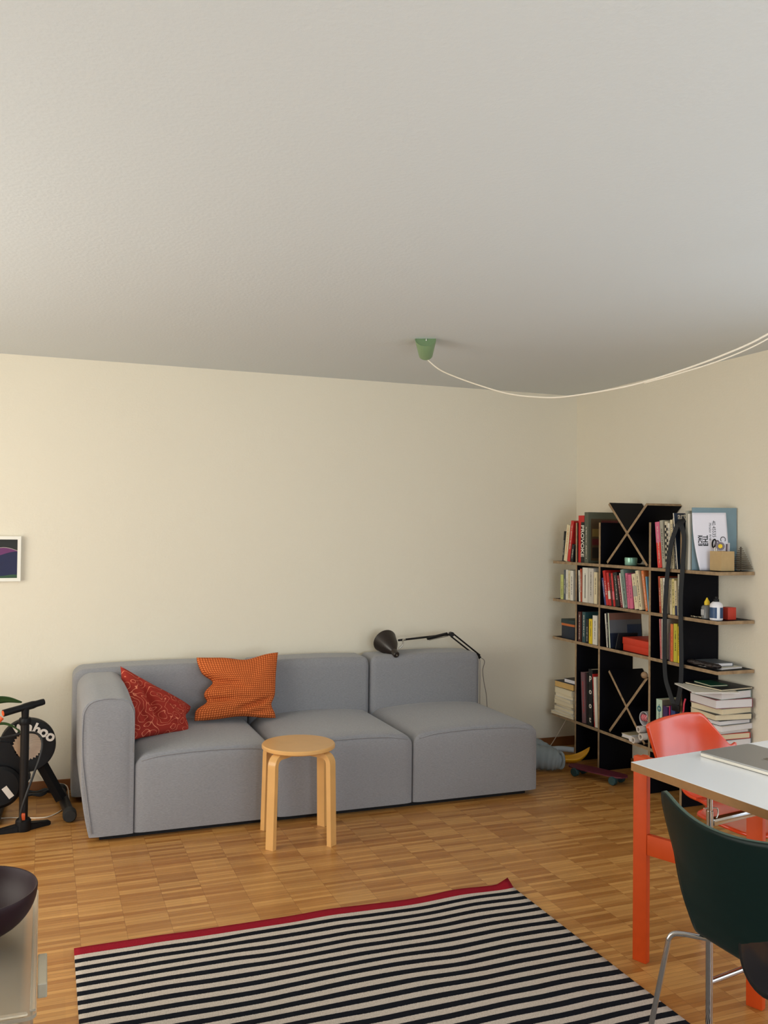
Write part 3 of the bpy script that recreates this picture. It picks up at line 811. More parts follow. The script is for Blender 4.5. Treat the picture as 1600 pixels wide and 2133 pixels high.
BOOKS = [
    ('a1', 1, -0.2088, 0.0166, 0.2027, 0.14, 0.105, 'ink', 'w', 'thin black and white speckled book'),
    ('a1', 1, -0.24, 0.0423, 0.2451, 0.17, 0.154, 'cream', 'o', 'cream book with an orange title, leaning right'),
    ('a1', 1, -0.2792, 0.0336, 0.2734, 0.19, 0.169, 'red', 'w', 'tall red book leaning on the shelf upright'),
    ('a1', 1, -0.3158, 0.0338, 0.1147, 0.13, 0.175, 'ink', 'w', 'small dark book'),
    ('b1', 1, -0.4071, 0.0312, 0.3067, 0.2, -0.011, 'red', '', 'plain red tall book'),
    ('b1', 1, -0.4425, 0.0352, 0.3063, 0.2, -0.011, 'black', 'PROVOKE', 'black book lettered PROVOKE'),
    ('b1', 1, -0.4857, 0.0467, 0.3276, 0.236, -0.014, 'olive', 'w', 'large grey green art book, tallest on the shelf'),
    ('d1', 1, -1.2191, 0.0391, 0.2612, 0.17, -0.1, 'pinkred', 'w', 'pink and red book'),
    ('d1', 1, -1.2548, 0.0274, 0.2707, 0.17, -0.1, 'stone', 'b', 'grey patterned book'),
    ('d1', 1, -1.2837, 0.0271, 0.264, 0.17, -0.044, 'checker', 'b', 'black and white chequered book'),
    ('d1', 1, -1.3095, 0.0163, 0.2548, 0.17, -0.063, 'white', 'b', 'white paperback behind the black belt'),
    ('d1', 1, -1.33, 0.0198, 0.2733, 0.17, -0.053, 'cream', 'b', 'tall cream paperback behind the black belt'),
    ('d1', 1, -1.3533, 0.0212, 0.2502, 0.14, -0.107, 'navy', 'w', 'dark navy book'),
    ('d1', 1, -1.3706, 0.0079, 0.3121, 0.22, -0.118, 'navyart', '', 'thin navy art magazine with a white spine'),
    ('e1', 1, -1.4414, 0.0174, 0.3221, 0.22, -0.006, 'stone', '', 'light grey blank spine'),
    ('e1', 1, -1.4597, 0.0154, 0.3062, 0.2, -0.006, 'white', '', 'white blank spine'),
    ('a2', 2, -0.2006, 0.0357, 0.1654, 0.12, -0.012, 'lime', 'b', 'pale yellow green small book'),
    ('a2', 2, -0.2332, 0.0235, 0.1994, 0.16, -0.012, 'slate', 'w', 'slim slate book'),
    ('a2', 2, -0.2613, 0.0268, 0.2007, 0.16, 0.005, 'white', 'b', 'white paperback third from the end'),
    ('a2', 2, -0.2875, 0.0208, 0.1971, 0.16, -0.012, 'cream', 'b', 'cream paperback second from the upright'),
    ('a2', 2, -0.3191, 0.0378, 0.1971, 0.16, -0.029, 'white', 'b', 'broad white book against the upright'),
    ('b2', 2, -0.4116, 0.0189, 0.2048, 0.15, -0.049, 'white', 'b', 'thin white book leaning at the left'),
    ('b2', 2, -0.4322, 0.0177, 0.2151, 0.15, -0.037, 'rust', 'w', 'slim rust orange book'),
    ('b2', 2, -0.475, 0.0648, 0.2247, 0.2, -0.018, 'white', 'b', 'thick white catalogue with a black title bar'),
    ('b2', 2, -0.5395, 0.0597, 0.2229, 0.17, -0.011, 'offwhite', 'b', 'thick off-white book with a worn spine'),
    ('b2', 2, -0.5908, 0.0388, 0.2009, 0.17, -0.01, 'cream', 'b', 'shorter cream book at the right'),
    ('c2', 2, -0.6944, 0.0203, 0.1706, 0.13, -0.203, 'blue', 'w', 'small blue paperback at the left end'),
    ('c2', 2, -0.7211, 0.0271, 0.2175, 0.16, -0.198, 'red', 'w', 'broad red book with white lettering'),
    ('c2', 2, -0.7491, 0.0249, 0.2054, 0.16, -0.162, 'red', 'w', 'red paperback with a white label'),
    ('c2', 2, -0.7719, 0.0168, 0.2033, 0.16, -0.152, 'ink', 'r', 'narrow black and red paperback'),
    ('c2', 2, -0.792, 0.0196, 0.2046, 0.16, -0.16, 'red', 'p', 'red paperback with a pink label'),
    ('c2', 2, -0.8256, 0.0436, 0.2094, 0.16, -0.162, 'black', 'w', 'black paperback with white lettering'),
    ('c2', 2, -0.8631, 0.0258, 0.1955, 0.16, -0.213, 'maroon', 'w', 'maroon paperback'),
    ('c2', 2, -0.8832, 0.0104, 0.2105, 0.15, -0.192, 'white', '', 'very thin white booklet'),
    ('c2', 2, -0.9067, 0.0329, 0.232, 0.19, -0.187, 'sage', 'b', 'tall sage grey book'),
    ('c2', 2, -0.9349, 0.0196, 0.2111, 0.16, -0.134, 'pink', 'b', 'narrow pink paperback'),
    ('c2', 2, -0.9627, 0.0323, 0.2036, 0.16, -0.123, 'pink', 'b', 'broader pink paperback'),
    ('c2', 2, -1.0111, 0.039, 0.2104, 0.16, -0.168, 'cream', 'b', 'cream paperback with a grey band'),
    ('c2', 2, -1.0477, 0.0286, 0.2325, 0.19, -0.173, 'cream', 'b', 'tall cream book with a spaced black title'),
    ('c2', 2, -1.1044, 0.0211, 0.236, 0.16, -0.189, 'orange', 'w', 'orange paperback leaning left'),
    ('c2', 2, -1.1219, 0.0105, 0.2011, 0.13, -0.135, 'sky', '', 'thin sky blue booklet at the right end'),
    ('d2', 2, -1.227, 0.0168, 0.2083, 0.16, -0.072, 'rust', 'w', 'rust red paperback'),
    ('d2', 2, -1.2458, 0.0175, 0.1985, 0.16, -0.079, 'cream', 'b', 'cream paperback left of the belt'),
    ('d2', 2, -1.2653, 0.0182, 0.2008, 0.16, -0.065, 'white', 'b', 'white and black paperback'),
    ('d2', 2, -1.3177, 0.0194, 0.1941, 0.16, -0.049, 'cream', 'b', 'cream paperback between the two belt strands'),
    ('d2', 2, -1.3399, 0.0217, 0.2007, 0.17, -0.043, 'butter', 'b', 'pale yellow paperback between the belt strands'),
    ('d2', 2, -1.3611, 0.0175, 0.1913, 0.16, -0.052, 'cream', 'n', 'cream paperback with a navy foot'),
    ('d2', 2, -1.3786, 0.0143, 0.2292, 0.18, -0.017, 'stone', 'b', 'tall pale grey paperback'),
    ('b3', 3, -0.4129, 0.0311, 0.1927, 0.18, -0.029, 'brown', 'w', 'dark brown book'),
    ('b3', 3, -0.463, 0.0383, 0.1957, 0.2, -0.022, 'teal', 'w', 'dark teal tall book'),
    ('b3', 3, -0.5005, 0.0324, 0.1528, 0.16, -0.025, 'ink', 'w', 'black book with cream lettering'),
    ('b3', 3, -0.5386, 0.0373, 0.1581, 0.16, -0.011, 'yellow', 'b', 'bright yellow book'),
    ('b3', 3, -0.5871, 0.0535, 0.1842, 0.18, -0.028, 'white', 'b', 'white book at the right of the yellow one'),
    ('c3', 3, -0.7196, 0.011, 0.2085, 0.16, -0.116, 'white', 'b', 'thin white book'),
    ('c3', 3, -0.7337, 0.013, 0.2154, 0.17, -0.098, 'ink', 'w', 'thin black book with white lettering'),
    ('c3', 3, -0.7481, 0.0119, 0.2136, 0.236, -0.089, 'bluecover', '', 'large book with a blue and terracotta cover'),
    ('d3', 3, -1.2339, 0.0134, 0.2256, 0.16, -0.055, 'rose', 'r', 'thin rose and white paperback'),
    ('d3', 3, -1.2534, 0.0224, 0.2273, 0.17, -0.033, 'white', 'b', 'white paperback with black capitals'),
    ('d3', 3, -1.3048, 0.0114, 0.1573, 0.15, -0.022, 'mauve', '', 'low mauve booklet'),
    ('d3', 3, -1.3242, 0.0226, 0.2075, 0.16, -0.018, 'orange', 'r', 'pale orange paperback'),
    ('d3', 3, -1.3547, 0.0319, 0.212, 0.16, -0.014, 'chartreuse', 'b', 'yellow green paperback'),
    ('d3', 3, -1.381, 0.0158, 0.2002, 0.16, -0.006, 'yellow', 'b', 'bright yellow paperback'),
    ('b5', 5, -0.4725, 0.0457, 0.3245, 0.2, -0.062, 'mauve', 'r', 'tall mauve brown book'),
    ('b5', 5, -0.5061, 0.0172, 0.3304, 0.2, -0.021, 'black', '', 'slim black book'),
    ('b5', 5, -0.5414, 0.0468, 0.3573, 0.22, -0.023, 'black', 'poot', 'big black book with widely spaced white letters'),
    ('b5', 5, -0.5816, 0.021, 0.3319, 0.19, -0.071, 'red', 'w', 'red book'),
    ('b5', 5, -0.6098, 0.0312, 0.3151, 0.18, -0.07, 'white', '', 'white book with a blank spine'),
    ('d5', 5, -1.2194, 0.0545, 0.2899, 0.21, -0.007, 'mintart', 'b', 'pale mint magazine file with a grey ARCHI cover'),
    ('d5', 5, -1.2734, 0.0419, 0.2606, 0.18, -0.007, 'purple', '', 'deep purple notebook'),
    ('d5', 5, -1.3078, 0.0089, 0.2687, 0.17, -0.007, 'magenta', '', 'thin magenta notebook'),
    ('d5', 5, -1.3372, 0.0385, 0.2703, 0.18, -0.007, 'blue', 'w', 'blue notebook with a wire spine'),
]

rnd = random.Random(4)
def make_book(th, h, dep, cover, marks=None, pages=None, name='book', ct=None):
    """a closed book: spine at x=0 facing -x, depth along +x, thickness along y, height along z"""
    ct = ct or min(0.0022, th * 0.16)
    bm = bmesh.new(); hw = th / 2
    add_box(bm, 0, ct * 1.2, -hw, hw, 0, h); add_box(bm, ct * 1.2, dep, -hw, -hw + ct, 0, h); add_box(bm, ct * 1.2, dep, hw - ct, hw, 0, h)
    mats = [cover]
    if marks:
        mats.append(marks)
        z = h * 0.12; w = min(th * 0.36, 0.009) / 2; top = h * rnd.choice((0.70, 0.82, 0.9))
        z = h * rnd.choice((0.08, 0.2, 0.3))
        while z < top:
            l = rnd.uniform(0.0012, 0.0042)
            add_box(bm, -0.0006, 0.0002, -w * rnd.uniform(0.5, 1.0), w * rnd.uniform(0.3, 1.0), z, z + l, mi=1); z += l + rnd.choice((0.0010, 0.0012, 0.0015, 0.0050))
    o = link_bm(name, bm, mats)
    bm = bmesh.new(); add_box(bm, ct * 1.2, dep - 0.003, -hw + ct, hw - ct, 0.003, h - 0.003)
    link_bm('pages', bm, pages or M_PAPER, o)
    return o
def spine_text(o, s, size, mat, th, z, rot=-90, x=-0.0004, bold=0.0, sp=None, sx=1.0):
    # text lies on the spine plane (facing -x), reading top to bottom
    m = Matrix(((0, 0, -1, x), (0, -1, 0, 0), (1, 0, 0, z), (0, 0, 0, 1)))
    R_ = Matrix(((0, 0, -1), (-1, 0, 0), (0, 1, 0))).to_4x4()         # local x -> -y, local y -> z, local z -> -x
    R_ = R_ @ Matrix.Rotation(math.radians(rot), 4, 'Z')
    R_.translation = Vector((x, 0, z))
    t = text_mesh('lettering', s, size, mat, o, R_, 0.0003, bold, 'CENTER', sx)
    ys = [v.co.y for v in t.data.vertices]; t.data.transform(Matrix.Translation((0, -(min(ys) + max(ys)) / 2, 0)))
    return t
_prev = None
for (c, s, yc, th, h, dep, lean, col, ti, desc) in BOOKS:
    if abs(lean) < 0.03: lean = 0.0
    th = th * 0.93
    lo_, hi_ = {'a': (-0.376, -0.105), 'b': (-0.636, -0.395), 'c': (-1.132, -0.655), 'd': (-1.402, -1.151), 'e': (-1.69, -1.4225)}[c[0]]
    ya = max(yc + th / 2, yc + th / 2 - math.sin(lean) * h); yb = min(yc - th / 2, yc - th / 2 - math.sin(lean) * h)
    if yb < lo_ and not ya > hi_: yc += min(lo_ - yb, 0.02)
    elif ya > hi_: yc -= ya - hi_
    if _prev and _prev[0] == c:
        hm = min(h, _prev[3]); yl0 = yc + th / 2 + 0.0004
        sh_ = max(0.0, yl0 - _prev[1], (yl0 - math.tan(lean) * hm) - (_prev[1] - math.tan(_prev[2]) * hm))
        sh_ = min(sh_, th - 0.005); th -= sh_; yc -= sh_ / 2
    _prev = (c, yc - th / 2, lean, h)
    pages = M_PAPERW if col in ('white', 'offwhite', 'stone', 'pink') else M_PAPER
    o = make_book(th, h, dep, bmat(col), MARK.get(ti), pages)
    o.location = (-0.242, yc, ZS[s] + 0.0005 + abs(math.sin(lean)) * th / 2)
    o.rotation_euler = (lean, 0, 0)
    tag(o, desc + ', ' + WHERE[c], 'book', 'books on the black plywood shelf')
    if ti == 'PROVOKE':
        add = bmesh.new(); add_box(add, -0.0004, dep, -th / 2 - 0.0004, th / 2 + 0.0004, h * 0.86, h + 0.0005)
        link_bm('red_band', add, bmat('red'), o)
        t_ = spine_text(o, 'PROVOKE', 0.046, MARK['w'], th, h * 0.46, bold=0.0012)
    if ti == 'poot':
        for k, ch in enumerate('poot'):
            t_ = spine_text(o, ch, 0.052, MARK['w'], th, 0, rot=0, bold=0.0008); t_.data.transform(Matrix.Translation((0, 0, h * (0.84 - 0.25 * k) - 0.01)))
    if col == 'pinkred':
        b = bmesh.new(); add_box(b, -0.0004, dep * 0.98, -th / 2 - 0.0004, th / 2 + 0.0004, h * 0.55, h + 0.0004); link_bm('pink_band', b, bmat('pink'), o)
    if col == 'checker':
        b = bmesh.new()
        for k in range(14):
            y = -th / 2 + (k % 2) * th / 2
            add_box(b, -0.0005, 0.0002, y, y + th / 2, 0.02 + k * 0.016, 0.02 + (k + 1) * 0.016)
        link_bm('pattern', b, MARK['b'], o)
    if desc.startswith('red paperback with a white label') or desc.startswith('red paperback with a pink label'):
        b = bmesh.new(); add_box(b, -0.0008, 0.0, -th / 2, th / 2, h * 0.2, h * 0.45); link_bm('spine_label', b, MARK['w' if 'white' in desc else 'p'], o)
    if 'grey band' in desc:
        b = bmesh.new(); add_box(b, -0.0008, 0.0, -th / 2, th / 2, h * 0.36, h * 0.66); link_bm('spine_label', b, bmat('stone'), o)
    if 'navy foot' in desc:
        b = bmesh.new(); add_box(b, -0.0008, 0.0, -th / 2, th / 2, 0, h * 0.28); link_bm('spine_label', b, MARK['n'], o)
    if 'title bar' in desc:
        b = bmesh.new(); add_box(b, -0.0009, 0.0, -0.004, 0.002, h * 0.12, h * 0.8); link_bm('spine_label', b, MARK['b'], o)
    if col == 'olive':   # plain generic blocks on the cover that faces the room
        b = bmesh.new(); yy = -th / 2
        for (x0, x1, z0, z1, mi) in ((0.02, 0.235, 0.015, 0.285, 0), (0.03, 0.10, 0.03, 0.10, 1), (0.11, 0.16, 0.03, 0.10, 3), (0.03, 0.09, 0.115, 0.155, 2), (0.10, 0.17, 0.115, 0.155, 3), (0.03, 0.085, 0.17, 0.22, 3), (0.10, 0.225, 0.255, 0.275, 2), (0.1, 0.2, 0.20, 0.24, 1)):
            add_box(b, x0, x1, yy - 0.0005 - 0.0003 * (mi > 0), yy, z0, z1, mi=mi)
        link_bm('cover_print', b, [cm('art_umber', rgb(78, 58, 34), 0.6), cm('art_dark', rgb(44, 34, 26), 0.6), cm('art_wine', rgb(92, 26, 26), 0.6), cm('art_ochre', rgb(128, 104, 52), 0.6)], o)
    if col == 'bluecover':
        b = bmesh.new(); yy = -th / 2
        add_box(b, 0.0, dep, yy - 0.0006, yy, h * 0.80, h, mi=0); add_box(b, 0.0, dep, yy - 0.0005, yy, h * 0.42, h * 0.80, mi=1)
        add_box(b, 0.0, dep, yy - 0.0007, yy, 0, h * 0.42, mi=2); add_box(b, dep * 0.55, dep, yy - 0.0010, yy, h * 0.30, h * 0.66, mi=3)
        link_bm('cover_print', b, [cm('cover_terracotta', rgb(120, 80, 66), 0.6), cm('cover_grey', rgb(100, 100, 104), 0.6), cm('cover_navy', rgb(20, 30, 54), 0.6), cm('cover_blue', rgb(30, 48, 80), 0.6)], o)
    if col == 'navyart':
        b = bmesh.new(); add_box(b, -0.0006, 0.0, -th / 2, th / 2, 0, h); link_bm('spine_strip', b, MARK['w'], o)
        R_ = Matrix(((1, 0, 0), (0, 0, -1), (0, 1, 0))).to_4x4(); R_.translation = Vector((0.024, -th / 2 - 0.0004, h * 0.895))
        text_mesh('lettering', 'arti', 0.048, MARK['w'], o, R_, 0.0003, 0.001)
    if col == 'mintart':
        b = bmesh.new(); yy = -th / 2; add_box(b, 0.0, dep, yy - 0.0006, yy, 0, h); link_bm('cover_print', b, cm('cover_warm_grey', rgb(132, 126, 112), 0.5), o)
        R_ = Matrix(((1, 0, 0), (0, 0, -1), (0, 1, 0))).to_4x4(); R_.translation = Vector((0.045, yy - 0.0010, h * 0.55))
        text_mesh('lettering', 'ARCHI', 0.050, MARK['b'], o, R_, 0.0003, 0.001)
        bm2 = bmesh.new()
        for z_, r_ in ((h * 0.82, 0.017), (h * 0.45, 0.014)):
            m_ = Matrix.Rotation(-PI / 2, 4, 'Y'); m_.translation = Vector((0.0, 0, z_))
            add_lathe(bm2, [(r_ * 0.55, 0), (r_ * 0.55, 0.0008), (r_, 0.0008), (r_, 0)], 20, mtx=m_, caps=False)
        link_bm('spine_ring', bm2, cm('spine_teal', rgb(60, 120, 130), 0.5), o)
# ------------------------------------------------------------------ stacks lying on the open shelf ends
def lying(x, y, z, lx, ly, th, rz, cover, pages, label, name='book', ct=0.002, spine='x'):
    """book lying flat, centre (x, y), bottom at z"""
    root_bm = bmesh.new()
    hx, hy = lx / 2, ly / 2
    add_box(root_bm, -hx, hx, -hy, hy, 0, ct); add_box(root_bm, -hx, hx, -hy, hy, th - ct, th)
    add_box(root_bm, hx - ct, hx, -hy, hy, ct, th - ct)       # spine towards the wall
    o = link_bm(name, root_bm, cover, None, loc=(x, y, z), rot=(0, 0, math.radians(rz)))
    b = bmesh.new(); add_box(b, -hx + 0.003, hx - ct, -hy + 0.003, hy - 0.003, ct, th - ct)
    link_bm('pages', b, pages, o)
    tag(o, label, name if name in ('book', 'notebook', 'magazine') else 'book')
    return o
c_ = bmat
zt = 0.2605
RS = [(0.034, 0.215, 0.215, 3, 'slate', M_PAPERW, 'large grey book at the very bottom of the tall right stack'),
      (0.030, 0.200, 0.210, -4, 'cream', M_PAPER, 'cream book second from the bottom of the tall right stack'),
      (0.030, 0.220, 0.205, 2, 'offwhite', M_PAPERW, 'off-white book third from the bottom of the tall right stack'),
      (0.026, 0.210, 0.200, -2, 'stone', M_PAPERW, 'stone coloured book fourth from the bottom of the tall right stack'),
      (0.036, 0.225, 0.205, 1, 'slate', M_PAPERW, 'grey book directly under the red covered one in the tall right stack'),
      (0.030, 0.215, 0.200, -2, 'red', M_PAPER, 'red covered book low in the tall right stack'),
      (0.016, 0.200, 0.190, 2, 'stone', M_PAPERW, 'slim grey book above the red one in the tall right stack'),
      (0.030, 0.228, 0.222, 7, 'offwhite', M_PAPERW, 'white book sticking out furthest right in the tall stack'),
      (0.024, 0.210, 0.205, 3, 'slate', M_PAPERW, 'grey edged book halfway up the tall right stack'),
      (0.032, 0.222, 0.222, -6, 'ink', M_PAPER, 'dark covered book with cream pages just under the middle of the tall right stack'),
      (0.030, 0.205, 0.225, 4, 'stone', M_PAPER, 'cream paged book under the thickest one in the tall right stack'),
      (0.046, 0.225, 0.225, -5, 'maroon', M_PAPERW, 'thickest book, with a folded jacket flap, high in the tall right stack'),
      (0.040, 0.215, 0.215, 5, 'sage', M_PAPERW, 'thick book with a pale green cover near the top of the tall right stack')]
for (th, lx, ly, rz, col, pg, lab) in RS:
    lying(-0.126, -1.578, zt, lx, ly, th, rz, c_(col), pg, lab); zt += th + 0.0006
lying(-0.225, -1.580, zt, 0.235, 0.280, 0.006, -18, c_('white'), M_PAPERW, 'white magazine jutting out to the left below the black notebook', 'magazine', 0.001); zt += 0.0066
lying(-0.130, -1.565, zt, 0.225, 0.260, 0.009, 4, c_('ink'), M_PAPER, 'black notebook with cream page edges on top of the tall right stack', 'notebook', 0.0012); zt += 0.0096
lying(-0.165, -1.545, zt, 0.105, 0.150, 0.007, -6, cm('dark_green_card', rgb(30, 96, 70), 0.5), M_PAPER, 'small green booklet lying topmost on the tall right stack', 'notebook', 0.0012)
# pink ribbon hanging from the stack
rb = tube_obj('ribbon', [(-0.255, -1.455, 0.598), (-0.262, -1.452, 0.57), (-0.260, -1.445, 0.53), (-0.258, -1.430, 0.495)], 0.0045, cm('pink_ribbon', rgb(206, 52, 74)), sub=4)
tag(rb, 'pinkish red ribbon hanging out of the tall book stack', 'ribbon')
zt = 0.2605
LS = [(0.018, 0.215, 0.250, 4, 'white', 'broad thin white book, lowest of the left stack'),
      (0.014, 0.200, 0.235, -4, 'white', 'very thin white booklet just above the lowest book of the left stack'),
      (0.022, 0.195, 0.225, 2, 'offwhite', 'off-white paperback among the lower white books of the left stack'),
      (0.016, 0.190, 0.200, -3, 'offwhite', 'thin off-white book near the middle of the left stack'),
      (0.026, 0.200, 0.215, 3, 'cream', 'cream paperback halfway up the left stack'),
      (0.022, 0.205, 0.220, -4, 'offwhite', 'pale paperback two below the thick cream one in the left stack'),
      (0.022, 0.190, 0.205, 2, 'white', 'white paperback below the thick cream one in the left stack'),
      (0.038, 0.200, 0.222, -3, 'cream', 'thick cream book under the dark topped one in the left stack'),
      (0.042, 0.195, 0.215, 3, 'navy', 'thick yellow edged book with a navy cover near the top of the left stack')]
M_YPG = cm('yellowed_pages', rgb(206, 166, 100), 0.85)
for (th, lx, ly, rz, col, lab) in LS:
    lying(-0.150, -0.2345 if ly < 0.24 else -0.225, zt, lx, ly, th, rz, c_(col), M_YPG if col == 'navy' else M_PAPER, lab); zt += th + 0.0006
lying(-0.150, -0.292, zt, 0.165, 0.145, 0.026, 4, c_('ink'), M_PAPERW, 'small black book lying topmost on the left stack')

# ------------------------------------------------------------------ boxes, tin, bottles and papers
def build_boxes():
    r = empty('storage_tin', (-0.155, -0.275, 0.7805)); tag(r, 'dark teal box with an orange band on the left end of the third shelf', 'box')
    box_obj('body', -0.085, 0.085, -0.078, 0.078, 0, 0.085, cm('box_navy', rgb(22, 32, 48), 0.5), r, 0.002)
    box_obj('band', -0.086, 0.086, -0.079, 0.079, 0.085, 0.100, cm('box_orange', rgb(196, 104, 46), 0.5), r)
    box_obj('lid', -0.088, 0.088, -0.081, 0.081, 0.100, 0.128, cm('box_teal', rgb(34, 52, 52), 0.5), r, 0.002)
    r = empty('shoe_box', (-0.125, -0.985, 0.7805), math.radians(-3)); tag(r, 'orange red cardboard shoe box on the third shelf of the black shelf', 'box')
    m = cm('orange_card', rgb(206, 56, 28), 0.55)
    box_obj('body', -0.098, 0.098, -0.134, 0.134, 0, 0.052, m, r, 0.001)
    box_obj('lid', -0.101, 0.101, -0.137, 0.137, 0.040, 0.080, m, r, 0.002)
    # dark booklet leaning on the shoe box
    o = make_book(0.008, 0.10, 0.14, bmat('ink'), None, M_PAPERW); o.location = (-0.235, -0.795, 0.782); o.rotation_euler = (0.0, 0, 0)
    o.rotation_euler = (0.30, 0, 0); o.location = (-0.235, -0.795, 0.7825)
    tag(o, 'thin dark booklet leaning between books and orange box on the third shelf', 'book', 'books on the black plywood shelf')
    r = empty('tin', (-0.165, -0.850, 1.2955)); tag(r, 'small round mint green tin standing below the crossed panels on the top shelf', 'tin')
    mm = cm('mint_tin', rgb(158, 206, 182), 0.3, metal=0.25)
    lathe_obj('body', [(0, 0), (0.035, 0), (0.037, 0.003), (0.037, 0.026), (0, 0.026)], mm, r)
    lathe_obj('lid', [(0, 0.0262), (0.0385, 0.0262), (0.0385, 0.044), (0.036, 0.047), (0, 0.047)], mm, r)
    # bottles on the right end of the second shelf
    r = empty('bottle', (-0.200, -1.556, 1.0395)); tag(r, 'small grey bottle with a pointed yellow cap on the second shelf end', 'bottle')
    lathe_obj('body', [(0, 0), (0.026, 0), (0.029, 0.004), (0.029, 0.062), (0.024, 0.070), (0.012, 0.074), (0, 0.074)], cm('smoky_plastic', rgb(112, 112, 112), 0.3), r)
    lathe_obj('cap', [(0, 0.074), (0.014, 0.074), (0.014, 0.090), (0.006, 0.104), (0.003, 0.112), (0, 0.112)], cm('yellow_cap', rgb(236, 200, 40), 0.4), r)
    box_obj('label', -0.0298, -0.028, -0.012, 0.012, 0.02, 0.05, cm('label_pale', rgb(176, 176, 176), 0.5), r)
    r = empty('bottle', (-0.205, -1.632, 1.0395)); tag(r, 'white bottle with a blue label and black cap on the second shelf end', 'bottle')
    lathe_obj('body', [(0, 0), (0.030, 0), (0.033, 0.004), (0.033, 0.076), (0.030, 0.086), (0.018, 0.097), (0, 0.098)], cm('white_plastic', rgb(232, 228, 232), 0.35), r)
    lathe_obj('cap', [(0, 0.098), (0.014, 0.098), (0.014, 0.110), (0.008, 0.112), (0.007, 0.123), (0, 0.123)], M_BLACKP, r)
    bm = bmesh.new(); add_lathe(bm, [(0.0336, 0.012), (0.0336, 0.068)], 40, caps=False)
    for f in [f for f in bm.faces if -0.3 < math.atan2(f.calc_center_median().y, f.calc_center_median().x) + PI * 0.62 < 0.15]: f.material_index = 1
    smooth_angle(link_bm('label', bm, [cm('label_blue', rgb(38, 70, 110), 0.4), cm('label_white', rgb(226, 226, 230), 0.4)], r))
    r = box_obj('small_box', -0.135, -0.080, -1.640, -1.585, 1.0395, 1.104, cm('red_card', rgb(196, 58, 40), 0.5), None, 0.001); tag(r, 'small red cardboard box behind the bottles on the second shelf end', 'box')
    # chain of small beads lying in front of the bottles
    bm = bmesh.new()
    for k in range(14):
        p = Vector((-0.205 + 0.006 * math.sin(k), -1.44 - 0.0075 * k, 1.0428))
        mm_ = Matrix.Translation(p); bmesh.ops.create_icosphere(bm, subdivisions=2, radius=0.0033, matrix=mm_)
    tag(link_bm('bead_string', bm, cm('beads', rgb(206, 190, 160), 0.4), None, smooth=True), 'string of pale beads lying beside the grey bottle on the second shelf', 'beads')
build_boxes()

def curved_sheet(name, C, bend, mat, label, cat, th=0.0006):
    C = [Vector(c) for c in C]; org = C[2].copy(); n = 14
    bm = bmesh.new(); nr = (C[1] - C[0]).cross(C[3] - C[0]).normalized()
    G = {}
    for s in (0, 1):
        for i in range(n + 1):
            for j in range(n + 1):
                u, v = i / n, j / n
                p = C[0] * (1 - u) * (1 - v) + C[1] * u * (1 - v) + C[2] * u * v + C[3] * (1 - u) * v
                p = p + nr * (bend(u, v) + s * th); G[(s, i, j)] = bm.verts.new(p - org)
    for s in (0, 1):
        for i in range(n):
            for j in range(n): bm.faces.new([G[(s, a, b)] for a, b in ((i, j), (i + 1, j), (i + 1, j + 1), (i, j + 1))])
    for a, b in [((i, 0), (i + 1, 0)) for i in range(n)] + [((i, n), (i + 1, n)) for i in range(n)] + [((0, j), (0, j + 1)) for j in range(n)] + [((n, j), (n, j + 1)) for j in range(n)]:
        bm.faces.new((G[(0,) + a], G[(0,) + b], G[(1,) + b], G[(1,) + a]))
    o = link_bm(name, bm, mat, None, smooth=True, loc=org); tag(o, label, cat); return o
FA = math.atan2(-0.082, 0.236)
f_ = box_obj('folder', 0, 0.245, -0.003, 0.003, 0, 0.339, cm('pale_blue_card', rgb(118, 142, 152), 0.6), None, 0.001, loc=(-0.238, -1.480, 1.2955), rot=(0, 0, FA))
tag(f_, 'pale blue cardboard folder standing behind the white sheet, top shelf right end', 'folder')
